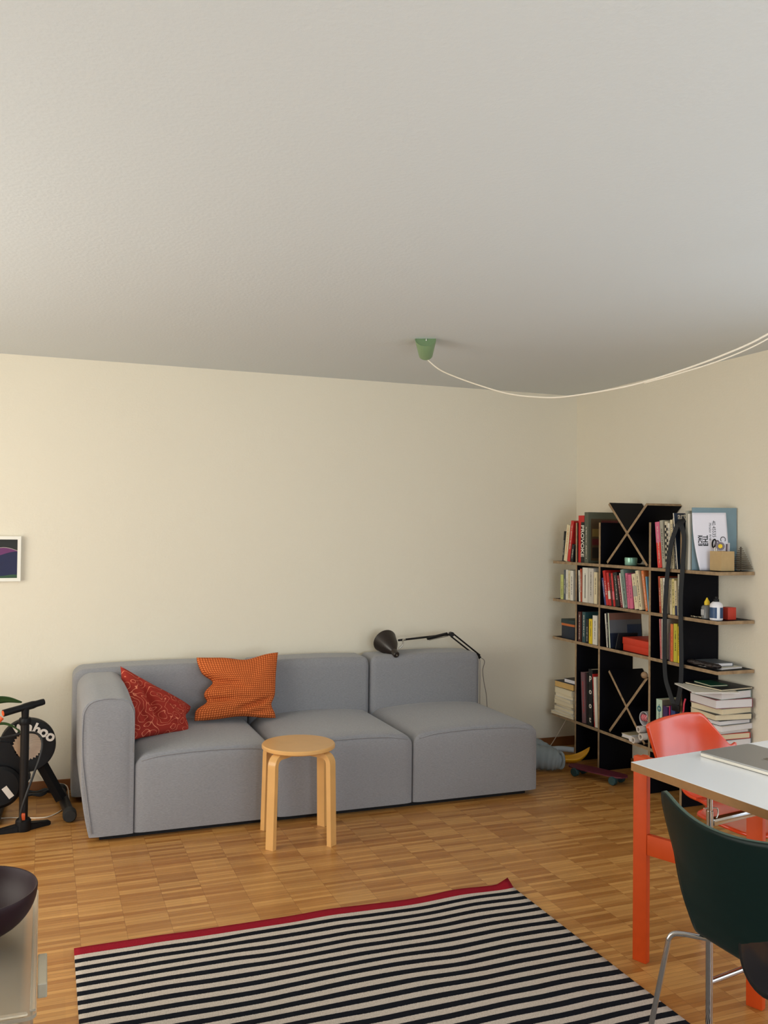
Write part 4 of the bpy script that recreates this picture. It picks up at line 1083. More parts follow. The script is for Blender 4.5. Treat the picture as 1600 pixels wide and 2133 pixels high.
def sheet():
    bm = bmesh.new(); n = 16; G = {}
    TL, TR, BR, BL = Vector((0, 0, 0.310)), Vector((0.186, 0, 0.312)), Vector((0.197, -0.030, 0)), Vector((0.032, -0.030, 0))
    for s in (0, 1):
        for i in range(n + 1):
            for j in range(n + 1):
                u, v = i / n, j / n
                p = TL * (1 - u) * (1 - v) + TR * u * (1 - v) + BR * u * v + BL * (1 - u) * v
                p.x -= 0.008 * math.sin(PI * v) * (1 - u) * -1 if False else 0.010 * math.sin(PI * v) * (1 - u)
                G[(s, i, j)] = bm.verts.new(p + Vector((0, -0.0007 * s, 0)))
    for s in (0, 1):
        for i in range(n):
            for j in range(n): bm.faces.new([G[(s, a, b)] for a, b in ((i, j), (i + 1, j), (i + 1, j + 1), (i, j + 1))])
    ed = [((i, 0), (i + 1, 0)) for i in range(n)] + [((i, n), (i + 1, n)) for i in range(n)] + [((0, j), (0, j + 1)) for j in range(n)] + [((n, j), (n, j + 1)) for j in range(n)]
    for a, b in ed: bm.faces.new((G[(0,) + a], G[(0,) + b], G[(1,) + b], G[(1,) + a]))
    o = link_bm('poster_sheet', bm, cm('white_sheet', rgb(232, 228, 238), 0.6, var=0.01), None, smooth=True, loc=(-0.243, -1.4865, 1.2962), rot=(0, 0, FA))
    tag(o, 'white poster sheet with black sideways lettering leaning on the pale blue folder', 'poster')
    ink = cm('print_ink', rgb(34, 32, 38), 0.6, var=0)
    ys = lambda z: -0.030 * (1 - z / 0.311) - 0.0013
    def put(str_, size, x, z, sx=1.0, bold=0.0):
        # runs downwards, letter tops to the right; slanted with the sheet
        R_ = Matrix(((1, 0, 0), (0, 0, -1), (0, 1, 0))).to_4x4() @ Matrix.Rotation(-PI / 2, 4, 'Z')
        R_.translation = Vector((x, 0, z))
        t = text_mesh('lettering', str_, size, ink, o, R_, 0.0002, bold, 'LEFT', sx)
        for v in t.data.vertices: v.co.y = v.co.y * 0.5 + ys(v.co.z)
        return min(v.co.z for v in t.data.vertices)
    def rev_e(x, z, cap, w, st):
        # mirrored E: the stem comes last, three bars run back from it
        bm = bmesh.new(); z -= st * 0.6
        for b in ((x, x + cap, z - w, z - w + st), (x, x + st, z - w, z), (x + cap / 2 - st / 2, x + cap / 2 + st / 2, z - w, z), (x + cap - st, x + cap, z - w, z)):
            add_box(bm, b[0], b[1], 0, 0.0004, b[2], b[3])
        for v in bm.verts: v.co.y = -v.co.y + ys(v.co.z)
        link_bm('lettering', bm, ink, o)
    z = put('TH', 0.036, 0.056, 0.188, 0.80, 0.0012); rev_e(0.056, z, 0.0262, 0.016, 0.0055)
    z = put('RAC', 0.029, 0.029, 0.188, 0.72, 0.0012); rev_e(0.029, z, 0.0208, 0.0125, 0.0045)
    bm = bmesh.new(); add_box(bm, 0.0515, 0.0530, 0, 0.0004, 0.130, 0.188)
    for v in bm.verts: v.co.y = -v.co.y + ys(v.co.z)
    link_bm('rule', bm, ink, o)
    put('40.45535', 0.027, 0.108, 0.268, 0.9); put('Mirador Arve', 0.018, 0.090, 0.256, 0.95); put('C', 0.042, 0.150, 0.185)
sheet()

def build_cup():
    r = empty('pencil_holder', (-0.150, -1.612, 1.2955)); tag(r, 'square kraft card pencil holder on the top shelf end', 'pencil holder')
    m = cm('kraft_card', rgb(190, 160, 114), 0.8)
    bm = bmesh.new(); w = 0.043
    for b in ((-w, w, -w, -w + 0.003), (-w, w, w - 0.003, w), (-w, -w + 0.003, -w + 0.003, w - 0.003), (w - 0.003, w, -w + 0.003, w - 0.003)): add_box(bm, *b, 0, 0.106)
    add_box(bm, -w, w, -w, w, 0, 0.003)
    link_bm('holder', bm, m, r)
    # scissors: two ring handles and blades
    s = empty('scissors', (-0.165, -1.590, 1.300)); tag(s, 'scissors with black ring handles standing in the kraft holder', 'scissors')
    def ring(c, a, b, tilt, mat, nm='handle'):
        pts = []
        for k in range(17):
            t = 2 * PI * k / 16; y = a * math.cos(t); z = b * math.sin(t)
            pts.append(Vector(c) + Vector((0, y * math.cos(tilt) - z * math.sin(tilt), y * math.sin(tilt) + z * math.cos(tilt))))
        tube_obj(nm, pts, 0.0042, mat, s, seg=8)
    ring((0, 0.022, 0.142), 0.012, 0.022, 0.25, M_BLACKP); ring((0, -0.006, 0.138), 0.012, 0.020, -0.35, cm('grey_grip', rgb(120, 110, 120), 0.4))
    tube_obj('blade', [(0, 0.016, 0.122), (0, 0.0, 0.004)], 0.0035, M_STEEL, s); tube_obj('blade', [(0, 0.0, 0.120), (0, 0.006, 0.004)], 0.0035, M_STEEL, s)
    t = empty('tape_roll', (-0.165, -1.616, 1.428)); tag(t, 'yellow and grey round tape dispenser in the kraft holder', 'tape')
    m_ = Matrix.Rotation(PI / 2, 4, 'X') @ Matrix.Rotation(-PI / 4, 4, 'Y')
    lathe_obj('ring', [(0.012, -0.006), (0.022, -0.006), (0.022, 0.006), (0.012, 0.006), (0.012, -0.006)], cm('grey_grip', rgb(1, 1, 1)), t, mtx=m_, seg=28)
    lathe_obj('core', [(0, -0.007), (0.011, -0.007), (0.011, 0.007), (0, 0.007)], cm('yellow_cap', rgb(1, 1, 1)), t, mtx=m_, seg=20)
    for k, (dy, dx, hh, colr, lab) in enumerate(((-1.640, -0.150, 0.140, (60, 34, 48), 'dark plum marker standing in the kraft holder'), (-1.634, -0.130, 0.146, (210, 200, 206), 'pale grey pen in the kraft holder beside the dark marker'))):
        p = tube_obj('pen', [(0, 0, 0), (0, -0.006, hh)], 0.0045, cm('pen_%d' % k, rgb(*colr), 0.4), None, loc=(dx, dy, 1.300)); tag(p, lab, 'pen')
    # small tree made of stacked thin bars
    r = empty('bar_tree', (-0.050, -1.640, 1.2955)); tag(r, 'small tree ornament of stacked thin bars on the top shelf end by the wall', 'ornament')
    tube_obj('trunk', [(0, 0, 0), (0, 0, 0.130)], 0.004, cm('dark_trunk', rgb(70, 60, 48)), r)
    for k in range(11):
        z = 0.012 + k * 0.0105; hw = 0.045 * (1 - k / 12)
        box_obj('bar', -hw, hw, -hw * 0.9, hw * 0.9, z, z + 0.0040, cm('bar_wood', rgb(96, 82, 62), 0.6), r)
build_cup()

# belt hung over the front of the right upright
def belt():
    L1 = [(-0.262, -1.395, 1.540), (-0.264, -1.379, 1.509), (-0.266, -1.345, 1.430), (-0.265, -1.316, 1.281), (-0.264, -1.298, 1.119), (-0.263, -1.290, 0.985), (-0.262, -1.294, 0.718), (-0.264, -1.333, 0.617), (-0.268, -1.385, 0.540)]
    L2 = [(-0.262, -1.425, 1.540), (-0.263, -1.448, 1.47), (-0.265, -1.440, 1.313), (-0.266, -1.428, 1.156), (-0.266, -1.428, 0.999), (-0.266, -1.435, 0.791), (-0.266, -1.428, 0.66), (-0.268, -1.400, 0.545)]
    pts = L1[::-1] + [(-0.245, -1.398, 1.562), (-0.235, -1.412, 1.567), (-0.245, -1.425, 1.562)] + L2
    bm = bmesh.new()
    P = catmull(pts, 6); prev = None
    for i, p in enumerate(P):
        d = (P[min(i + 1, len(P) - 1)] - P[max(i - 1, 0)]).normalized()
        w = Vector((-0.25, 0.97, 0)); w = (w - d * w.dot(d)).normalized() * 0.0135; n = d.cross(w).normalized() * 0.0022
        ring = [bm.verts.new(p + a) for a in (w + n, -w + n, -w - n, w - n)]
        if prev:
            for k in range(4): bm.faces.new((prev[k], prev[(k + 1) % 4], ring[(k + 1) % 4], ring[k]))
        else: bm.faces.new(ring)
        prev = ring
    bm.faces.new(prev)
    o = smooth_angle(link_bm('belt', bm, cm('dark_navy_webbing', (0.004, 0.006, 0.010, 1), 0.6, var=0)), 50)
    tag(o, 'long black belt looped over the right upright of the black shelf', 'belt')
    b = box_obj('buckle', -0.276, -0.264, -1.425, -1.365, 0.520, 0.556, M_BLACKM, o, 0.002)
belt()

# things on the lowest shelf, middle bay, and pile on the third shelf end
def low_bay():
    lying(-0.155, -0.905, 0.2605, 0.150, 0.105, 0.022, 4, bmat('cream'), M_PAPERW, 'cream pocket book lying at the foot of the lower crossed panels')
    r = tube_obj('paper_roll', [(-0.262, -0.985, 0.2785), (-0.07, -0.980, 0.2785)], 0.018, M_PAPERW, seg=24); tag(r, 'small white paper roll lying just right of the lying pocket book', 'paper roll', 'paper rolls on the lowest shelf')
    defs = [((-0.275, -1.026, 0.279), (-0.04, -1.022, 0.279), 0.0185, 'white paper roll lying in the middle of the rolls heap, low row'),
            ((-0.285, -1.108, 0.317), (-0.03, -1.108, 0.317), 0.0205, 'white paper roll wedged at the right of the heap against the upright'),
            ((-0.275, -1.074, 0.352), (-0.03, -1.074, 0.352), 0.020, 'pale paper roll resting on the crossed panel directly under the wide tube')]
    for a, b, rr, lab in defs:
        bm = bmesh.new(); A, B = Vector(a), Vector(b); d = (B - A)
        q = d.to_track_quat('Z', 'Y').to_matrix().to_4x4(); q.translation = A
        add_lathe(bm, [(rr * 0.55, 0), (rr, 0), (rr, d.length), (rr * 0.55, d.length), (rr * 0.55, 0)], 24, mtx=q, caps=False)
        tag(smooth_angle(link_bm('paper_roll', bm, cm('roll_paper', rgb(206, 196, 186), 0.8))), lab, 'paper roll', 'paper rolls on the lowest shelf')
    bm = bmesh.new(); A, B = Vector((-0.245, -1.085, 0.4145)), Vector((-0.03, -1.085, 0.4145)); d = B - A
    q = d.to_track_quat('Z', 'Y').to_matrix().to_4x4(); q.translation = A
    add_lathe(bm, [(0.038, 0), (0.041, 0), (0.041, d.length), (0.038, d.length), (0.038, 0)], 32, mtx=q, caps=False)
    tag(smooth_angle(link_bm('tube', bm, cm('pale_tube', rgb(206, 204, 206), 0.6))), 'wide white cardboard tube lying on top of the paper rolls', 'tube')
    bm = bmesh.new()
    for k in range(6):
        add_tube(bm, [(-0.235 + 0.003 * k, -1.062 - 0.008 * k, 0.400), (-0.243, -1.064 - 0.008 * k, 0.420), (-0.235, -1.066 - 0.008 * k, 0.436)], 0.0055, 8, 4, mi=k % 2)
    o = link_bm('scarf', bm, [cm('scarf_red', rgb(186, 60, 80), 0.9), cm('scarf_pink', rgb(222, 150, 150), 0.9)], None, smooth=True); tag(o, 'pink and red striped cloth stuffed in the mouth of the white tube', 'cloth')
    # third shelf right end: folded things
    lying(-0.120, -1.560, 0.7805, 0.150, 0.170, 0.008, 6, bmat('white'), M_PAPERW, 'white envelope pad lying at the bottom of the small pile on the third shelf end', 'notebook', 0.001)
    lying(-0.130, -1.530, 0.7895, 0.130, 0.150, 0.018, -5, bmat('slate'), M_PAPERW, 'slate grey book lying on the small pile on the third shelf end')
    bm = bmesh.new(); rr = random.Random(3)
    for k in range(7):
        p = Vector((-0.215 + rr.uniform(-0.01, 0.01), -1.462 - 0.030 * k, 0.797 + rr.uniform(-0.003, 0.004)))
        bmesh.ops.create_icosphere(bm, subdivisions=3, radius=1.0, matrix=Matrix.Translation(p) @ Matrix.Rotation(rr.uniform(-1, 1), 4, 'Z') @ Matrix.Diagonal((0.022, 0.030, 0.0125, 1)))
    for v in bm.verts: v.co += Vector((noise.noise(v.co * 45), noise.noise(v.co * 45 + Vector((5, 0, 0))), 0.35 * noise.noise(v.co * 70))) * 0.014
    tag(link_bm('leather_strap', bm, cm('dark_leather', rgb(48, 40, 38), 0.5), None, smooth=True), 'crumpled dark leather strap in front of the pile on the third shelf end', 'strap')
low_bay()

# ------------------------------------------------------------------ toys on the floor between sofa and shelf
def floor_things():
    r = empty('skateboard', (-0.362, -0.800, 0)); tag(r, 'dark pink toy skateboard lying half under the black shelf', 'skateboard')
    bm = bmesh.new()
    n = 20
    def outline(t): return 0.055 * (1 - abs(t) ** 6) ** 0.5 if abs(t) < 1 else 0
    top, bot = [], []
    for s, z in ((1, 0.052), (-1, 0.045)):
        pass
    pr = [(-0.20 + 0.40 * k / 24, outline(-1 + 2 * k / 24)) for k in range(25)]
    poly = pr + [(x, -y) for x, y in pr[::-1][1:-1]]
    add_prism(bm, poly, 0.046, 0.053, lambda u, v, w: Vector((u, v, w + 0.10 * max(0, abs(u) - 0.14) ** 1.5)), 0)
    bmesh.ops.transform(bm, matrix=Matrix.Rotation(math.radians(-66), 4, 'Z'), verts=bm.verts)
    link_bm('deck', bm, cm('dark_pink', rgb(92, 28, 44), 0.5), r)
    for s in (-1, 1):
        for t in (-1, 1):
            c = Matrix.Rotation(math.radians(-66), 3, 'Z') @ Vector((0.13 * s, 0.045 * t, 0.026))
            m = Matrix.Translation(c) @ Matrix.Rotation(math.radians(-66), 4, 'Z') @ Matrix.Rotation(PI / 2, 4, 'X')
            lathe_obj('wheel', [(0, -0.016), (0.022, -0.016), (0.026, -0.010), (0.026, 0.010), (0.022, 0.016), (0, 0.016)], cm('teal_wheel', rgb(30, 60, 62), 0.5), r, seg=24, mtx=m)
    # ribbed grey plush bundle
    r = empty('ribbed_bundle', (-0.55, -0.50, 0)); tag(r, 'grey ribbed soft bundle lying on the floor behind the sofa corner', 'soft toy')
    mg = cm('grey_knit', rgb(134, 142, 144), 0.9, var=0.05)
    def ribbed(name, pts, radii, ribs, amp):
        P = catmull(pts, 10); n = len(P); rr = []
        for i in range(n):
            t = i / (n - 1) * (len(radii) - 1); k = min(int(t), len(radii) - 2); f = t - k
            rr.append((radii[k] * (1 - f) + radii[k + 1] * f) * (1 + amp * math.sin(i / (n - 1) * ribs * 2 * PI)))
        bm = bmesh.new(); add_tube(bm, P, rr, 24)
        return link_bm(name, bm, mg, r, smooth=True)
    ribbed('body', [(-0.16, 0.10, 0.075), (-0.06, 0.02, 0.080), (0.03, -0.05, 0.072), (0.075, -0.085, 0.062)], [0.060, 0.075, 0.068, 0.045], 9, 0.05)
    ribbed('hood', [(-0.05, 0.15, 0.13), (0.0, 0.11, 0.125), (0.05, 0.07, 0.108), (0.09, 0.045, 0.095)], [0.05, 0.045, 0.035, 0.022], 5, 0.04)
    tube_obj('loop', [Vector((0.055, -0.10, 0.075)) + Vector((0.010 * math.cos(a), -0.018 * math.cos(a), 0.048 * math.sin(a))) for a in [2 * PI * k / 20 for k in range(21)]], 0.010, mg, r)
    # yellow scoop with white handle
    r = empty('toy_scoop', (-0.345, -0.480, -0.028)); tag(r, 'yellow curved plastic scoop with a white handle lying on the dark pink skateboard', 'toy')
    bm = bmesh.new(); nu, nv = 22, 12; G = {}
    for s in (0, 1):
        for i in range(nu + 1):
            u = -1 + 2 * i / nu; 
            for j in range(nv + 1):
                a = -1.25 + 2.5 * j / nv
                w = 0.052 * (1 - abs(u) ** 2.4) ** 0.6 + 0.004
                rr = w - s * 0.003
                p = Vector((u * 0.125, rr * math.sin(a), 0.10 - rr * math.cos(a) + 0.045 * max(0, u) ** 2))
                G[(s, i, j)] = bm.verts.new(p)
    for s in (0, 1):
        for i in range(nu):
            for j in range(nv): bm.faces.new([G[(s, a, b)] for a, b in ((i, j), (i + 1, j), (i + 1, j + 1), (i, j + 1))])
    for i in range(nu):
        for j in (0, nv): bm.faces.new((G[(0, i, j)], G[(0, i + 1, j)], G[(1, i + 1, j)], G[(1, i, j)]))
    for j in range(nv):
        for i in (0, nu): bm.faces.new((G[(0, i, j)], G[(0, i, j + 1)], G[(1, i, j + 1)], G[(1, i, j)]))
    bmesh.ops.transform(bm, matrix=Matrix.Rotation(math.radians(-15), 4, 'Z'), verts=bm.verts)
    link_bm('scoop', bm, cm('yellow_plastic', rgb(226, 164, 24), 0.45), r, smooth=True)
    tube_obj('handle', [(-0.115, 0.05, 0.130), (-0.05, 0.03, 0.132), (0.02, 0.0, 0.125)], 0.018, cm('dull_white_plastic', rgb(150, 156, 160), 0.6), r, sub=4)
    # cord hanging from the left book stack to the floor
    c = tube_obj('cord', [(-0.22, -0.235, 0.240), (-0.24, -0.20, 0.17), (-0.28, -0.15, 0.06), (-0.31, -0.12, 0.004)], 0.0028, cm('cream_cord', rgb(196, 180, 158)), sub=5, seg=8)
    tag(c, 'thin cream cord running from below the left book stack down to the floor', 'cord')
floor_things()
# ------------------------------------------------------------------ table
def build_table():
    root = empty('table', (-1.2, -3.3, 0)); tag(root, 'white topped table with plywood edge on an orange wooden trestle and a chrome frame', 'table')
    A = Vector((-1.692, -2.914, 0)); e1 = Vector((0.991, 0.135, 0)); e2 = Vector((0.085, -0.996, 0)); Lx, Ly = 1.10, 0.82
    org = Vector((-1.2, -3.3, 0))
    bm = bmesh.new()
    def top(z0, z1, mi, inset=0.0):
        c = [A + e1 * inset + e2 * inset, A + e1 * (Lx - inset) + e2 * inset, A + e1 * (Lx - inset) + e2 * (Ly - inset), A + e1 * inset + e2 * (Ly - inset)]
        vs = [bm.verts.new(p - org + Vector((0, 0, z))) for z in (z0, z1) for p in c]
        for q in ((0, 1, 2, 3), (4, 5, 6, 7), (0, 1, 5, 4), (1, 2, 6, 5), (2, 3, 7, 6), (3, 0, 4, 7)):
            f = bm.faces.new([vs[i] for i in q]); f.material_index = mi
    top(0.7122, 0.7385, 0); top(0.7385, 0.740, 1, 0.0005)
    link_bm('tabletop', bm, [cm('tabletop_plywood_edge', rgb(146, 104, 58), 0.6, var=0.12, nscale=60), plain('white_laminate', (0.88, 0.89, 0.91, 1), 0.25, var=0.0)], root)
    # trestle: two flat posts, top beam, rail
    p1 = Vector((-1.540, -2.771, 0)); p2 = Vector((-1.385, -3.144, 0)); d = (p2 - p1).normalized(); n = Vector((-d.y, d.x, 0))
    def obox(name, a, b, off, w, t, z0, z1, horizontal=False):
        bm = bmesh.new()
        m = Matrix(((d.x, n.x, 0, 0), (d.y, n.y, 0, 0), (0, 0, 1, 0), (0, 0, 0, 1)))
        m.translation = a + n * off - org
        add_box(bm, -w if not horizontal else w, (b - a).length + w if horizontal == 2 else (w if not horizontal else (b - a).length - w), -t, t, z0, z1, 0.002, mtx=m)
        return smooth_angle(link_bm(name, bm, M_REDW, root))
    obox('leg', p1, p1, 0, 0.026, 0.013, 0.0, 0.7115)
    obox('leg', p2, p2, 0, 0.026, 0.013, 0.0, 0.7115)
    obox('leg_strip', p1, p1, 0.022, 0.012, 0.008, 0.378, 0.7115)
    obox('leg_strip', p2, p2, 0.022, 0.012, 0.008, 0.378, 0.7115)
    obox('rail', p1, p2, 0.0, 0.0265, 0.011, 0.376, 0.446, 1)
    obox('beam', p1, p2, 0.0, 0.0265, 0.011, 0.650, 0.7115, 1)
    # chrome frame near the left edge: telescopic tube, pin and two cross bars
    c = Vector((-1.632, -3.216, 0)) - org; e = Vector((0.985, 0.172, 0)); c2 = c + e * 0.62
    for q in (c, c2):
        tube_obj('chrome_column', [q + Vector((0, 0, 0)), q + Vector((0, 0, 0.664))], 0.0105, M_CHROME, root, seg=24)
        tube_obj('chrome_insert', [q + Vector((0, 0, 0.60)), q + Vector((0, 0, 0.7118))], 0.0085, M_CHROME, root, seg=24)
        tube_obj('pin', [q + Vector((-0.022, 0, 0.673)), q + Vector((0.022, 0, 0.670)), q + Vector((0.030, 0, 0.664)), q + Vector((0.031, 0, 0.650)), q + Vector((0.024, 0, 0.638))], 0.0022, M_STEEL, root, sub=4)
    tube_obj('cross_bar', [c + Vector((0, 0, 0.154)), c2 + Vector((0, 0, 0.154))], 0.0095, M_CHROME, root, seg=24)
    bm = bmesh.new(); m = Matrix(((e.x, -e.y, 0, 0), (e.y, e.x, 0, 0), (0, 0, 1, 0), (0, 0, 0, 1))); m.translation = c
    add_box(bm, 0.009, 0.611, -0.010, 0.010, 0.618, 0.640, 0.003, mtx=m); smooth_angle(link_bm('cross_bar', bm, M_CHROME, root))
build_table()

# ------------------------------------------------------------------ shell chairs
def shell_chair(label, mat, cap=True, loc=(0, 0, 0), rz=0.0, W=None, prof=None, seat_h=0.445, orange=False):
    root = empty('chair', loc, rz); tag(root, label, 'chair')
    # centre line (forward, height) from seat front to back top; forward = +y
    prof = prof or [(0.225, 0.425), (0.19, 0.447), (0.10, 0.452), (0.0, 0.444), (-0.10, 0.437), (-0.155, 0.437), (-0.195, 0.455), (-0.215, 0.50), (-0.228, 0.56), (-0.242, 0.64), (-0.256, 0.72), (-0.268, 0.80)]
    W = W or [0.10, 0.185, 0.228, 0.232, 0.200, 0.165, 0.144, 0.158, 0.192, 0.228, 0.272, 0.286]
    P = catmull([Vector((0, a, b)) for a, b in prof], 6)
    n = len(P)
    def interp(arr, t):
        t = t * (len(arr) - 1); k = min(int(t), len(arr) - 2); f = t - k
        a = arr[max(k - 1, 0)]; b = arr[k]; c = arr[k + 1]; d_ = arr[min(k + 2, len(arr) - 1)]
        return 0.5 * (2 * b + (c - a) * f + (2 * a - 5 * b + 4 * c - d_) * f * f + (-a + 3 * b - 3 * c + d_) * f ** 3)
    bm = bmesh.new(); m = 22; rows = []
    for i in range(n):
        t = i / (n - 1); w = interp(W, t)
        if t > 0.90: w *= 1 - 0.17 * (1 - math.sqrt(max(0, 1 - ((t - 0.90) / 0.10) ** 2)))
        d = (P[min(i + 1, n - 1)] - P[max(i - 1, 0)]).normalized()
        nrm = Vector((0, -d.z, d.y)) * -1   # towards the sitter
        if nrm.z < 0 and t < 0.4: nrm = -nrm
        if t > 0.55 and nrm.y < 0: nrm = -nrm
        row = []
        bk = max(0.0, min(1.0, (t - 0.5) / 0.3))
        for j in range(m + 1):
            s = -1 + 2 * j / m
            x = s * w
            cur = (0.95 * bk + 0.10) * x * x            # sides wrap forward
            z_round = 0.0
            p = P[i] + Vector((x, 0, 0)) + nrm * cur * (0.9 if bk > 0 else 1)
            # rounded outer corners at both ends
            if t > 0.90: p.z -= 0.012 * (abs(s) ** 8) * ((t - 0.90) / 0.10)
            p.z -= 0.028 * (1 - s * s) * max(0.0, (t - 0.6) / 0.4)
            if t < 0.12: p.y -= 0.030 * (abs(s) ** 3) * ((0.12 - t) / 0.12)
            row.append(bm.verts.new(p))
        rows.append(row)
    for i in range(n - 1):
        for j in range(m): bm.faces.new((rows[i][j], rows[i][j + 1], rows[i + 1][j + 1], rows[i + 1][j]))
    o = link_bm('shell', bm, [mat, cm('shell_edge_' + mat.name, tuple(min(1, c * 1.4 + 0.005) for c in (rgb(60, 76, 66)[:3] if not orange else rgb(150, 70, 50)[:3])) + (1,), 0.6)], root, smooth=True)
    so = o.modifiers.new('thickness', 'SOLIDIFY'); so.thickness = 0.009; so.offset = 0; so.material_offset_rim = 1
    # chrome legs
    hub = Vector((0, -0.02, seat_h - 0.022))
    for sx_ in (-1, 1):
        for sy_ in (-1, 1):
            kn = Vector((0.215 * sx_, -0.02 + (0.190 * sy_ if sy_ > 0 else -0.195), seat_h - 0.020)); ft = Vector((0.255 * sx_, -0.02 + 0.262 * sy_, 0.007 + (0.0125 if sy_ < 0 else 0)))
            dr = (ft - kn).normalized(); inn = (hub - kn).normalized()
            pts = [hub + (kn - hub) * 0.12, kn + inn * 0.07 + Vector((0, 0, 0.001)), kn + inn * 0.030, kn + inn * 0.008 + Vector((0, 0, -0.005)), kn + dr * 0.022, kn + dr * 0.06, ft]
            lg = tube_obj('leg', pts, 0.0072, M_CHROME, root, seg=16, sub=5)
            lathe_obj('foot_cap', [(0, 0), (0.010, 0), (0.010, 0.020), (0.007, 0.022), (0, 0.022)], M_BLACKP, lg, seg=16, mtx=Matrix.Translation((ft.x, ft.y, ft.z - 0.007)))
    if cap:
        m_ = Matrix.Translation(hub + Vector((0, 0, -0.004))); lathe_obj('seat_cap', [(0, -0.012), (0.085, -0.012), (0.098, 0.0), (0.098, 0.010), (0, 0.010)], M_BLACKP, root, mtx=m_)
    return root
gc = shell_chair('dark green moulded shell chair on chrome legs with its back turned to the camera', M_GREEN, True, (-1.700, -3.605, 0), math.radians(-88))
# glossy oval lumbar cover low on the outside of the green back
def oval_cover(root):
    bm = bmesh.new()
    pts = [(math.cos(2 * PI * k / 40) * 0.090, math.sin(2 * PI * k / 40) * 0.098) for k in range(40)]
    m = Matrix.Translation((0.118, -0.212, 0.510)) @ Matrix.Rotation(math.radians(-8), 4, 'X')
    prs = [(1.0, 0.0), (1.0, 0.004), (0.94, 0.008), (0.86, 0.0075), (0.5, 0.012), (0.0, 0.014)]
    rings = []
    for s, h in prs:
        if s == 0: rings.append([bm.verts.new((0, -h, 0))])
        else: rings.append([bm.verts.new((x * s, -h, z * s)) for x, z in pts])
    for ri, (a, b) in enumerate(zip(rings, rings[1:])):
        for k in range(40):
            f = bm.faces.new((a[k], a[(k + 1) % 40], b[0])) if len(b) == 1 else bm.faces.new((a[k], a[(k + 1) % 40], b[(k + 1) % 40], b[k]))
            f.material_index = 1 if ri >= 3 else 0
    bmesh.ops.transform(bm, matrix=m, verts=bm.verts)
    o = link_bm('back_cover', bm, [M_BLACKP, cm('glossy_black', (0.01, 0.01, 0.014, 1), 0.12, var=0)], root, smooth=True); o['label'] = 'glossy black oval cover'
oval_cover(gc)

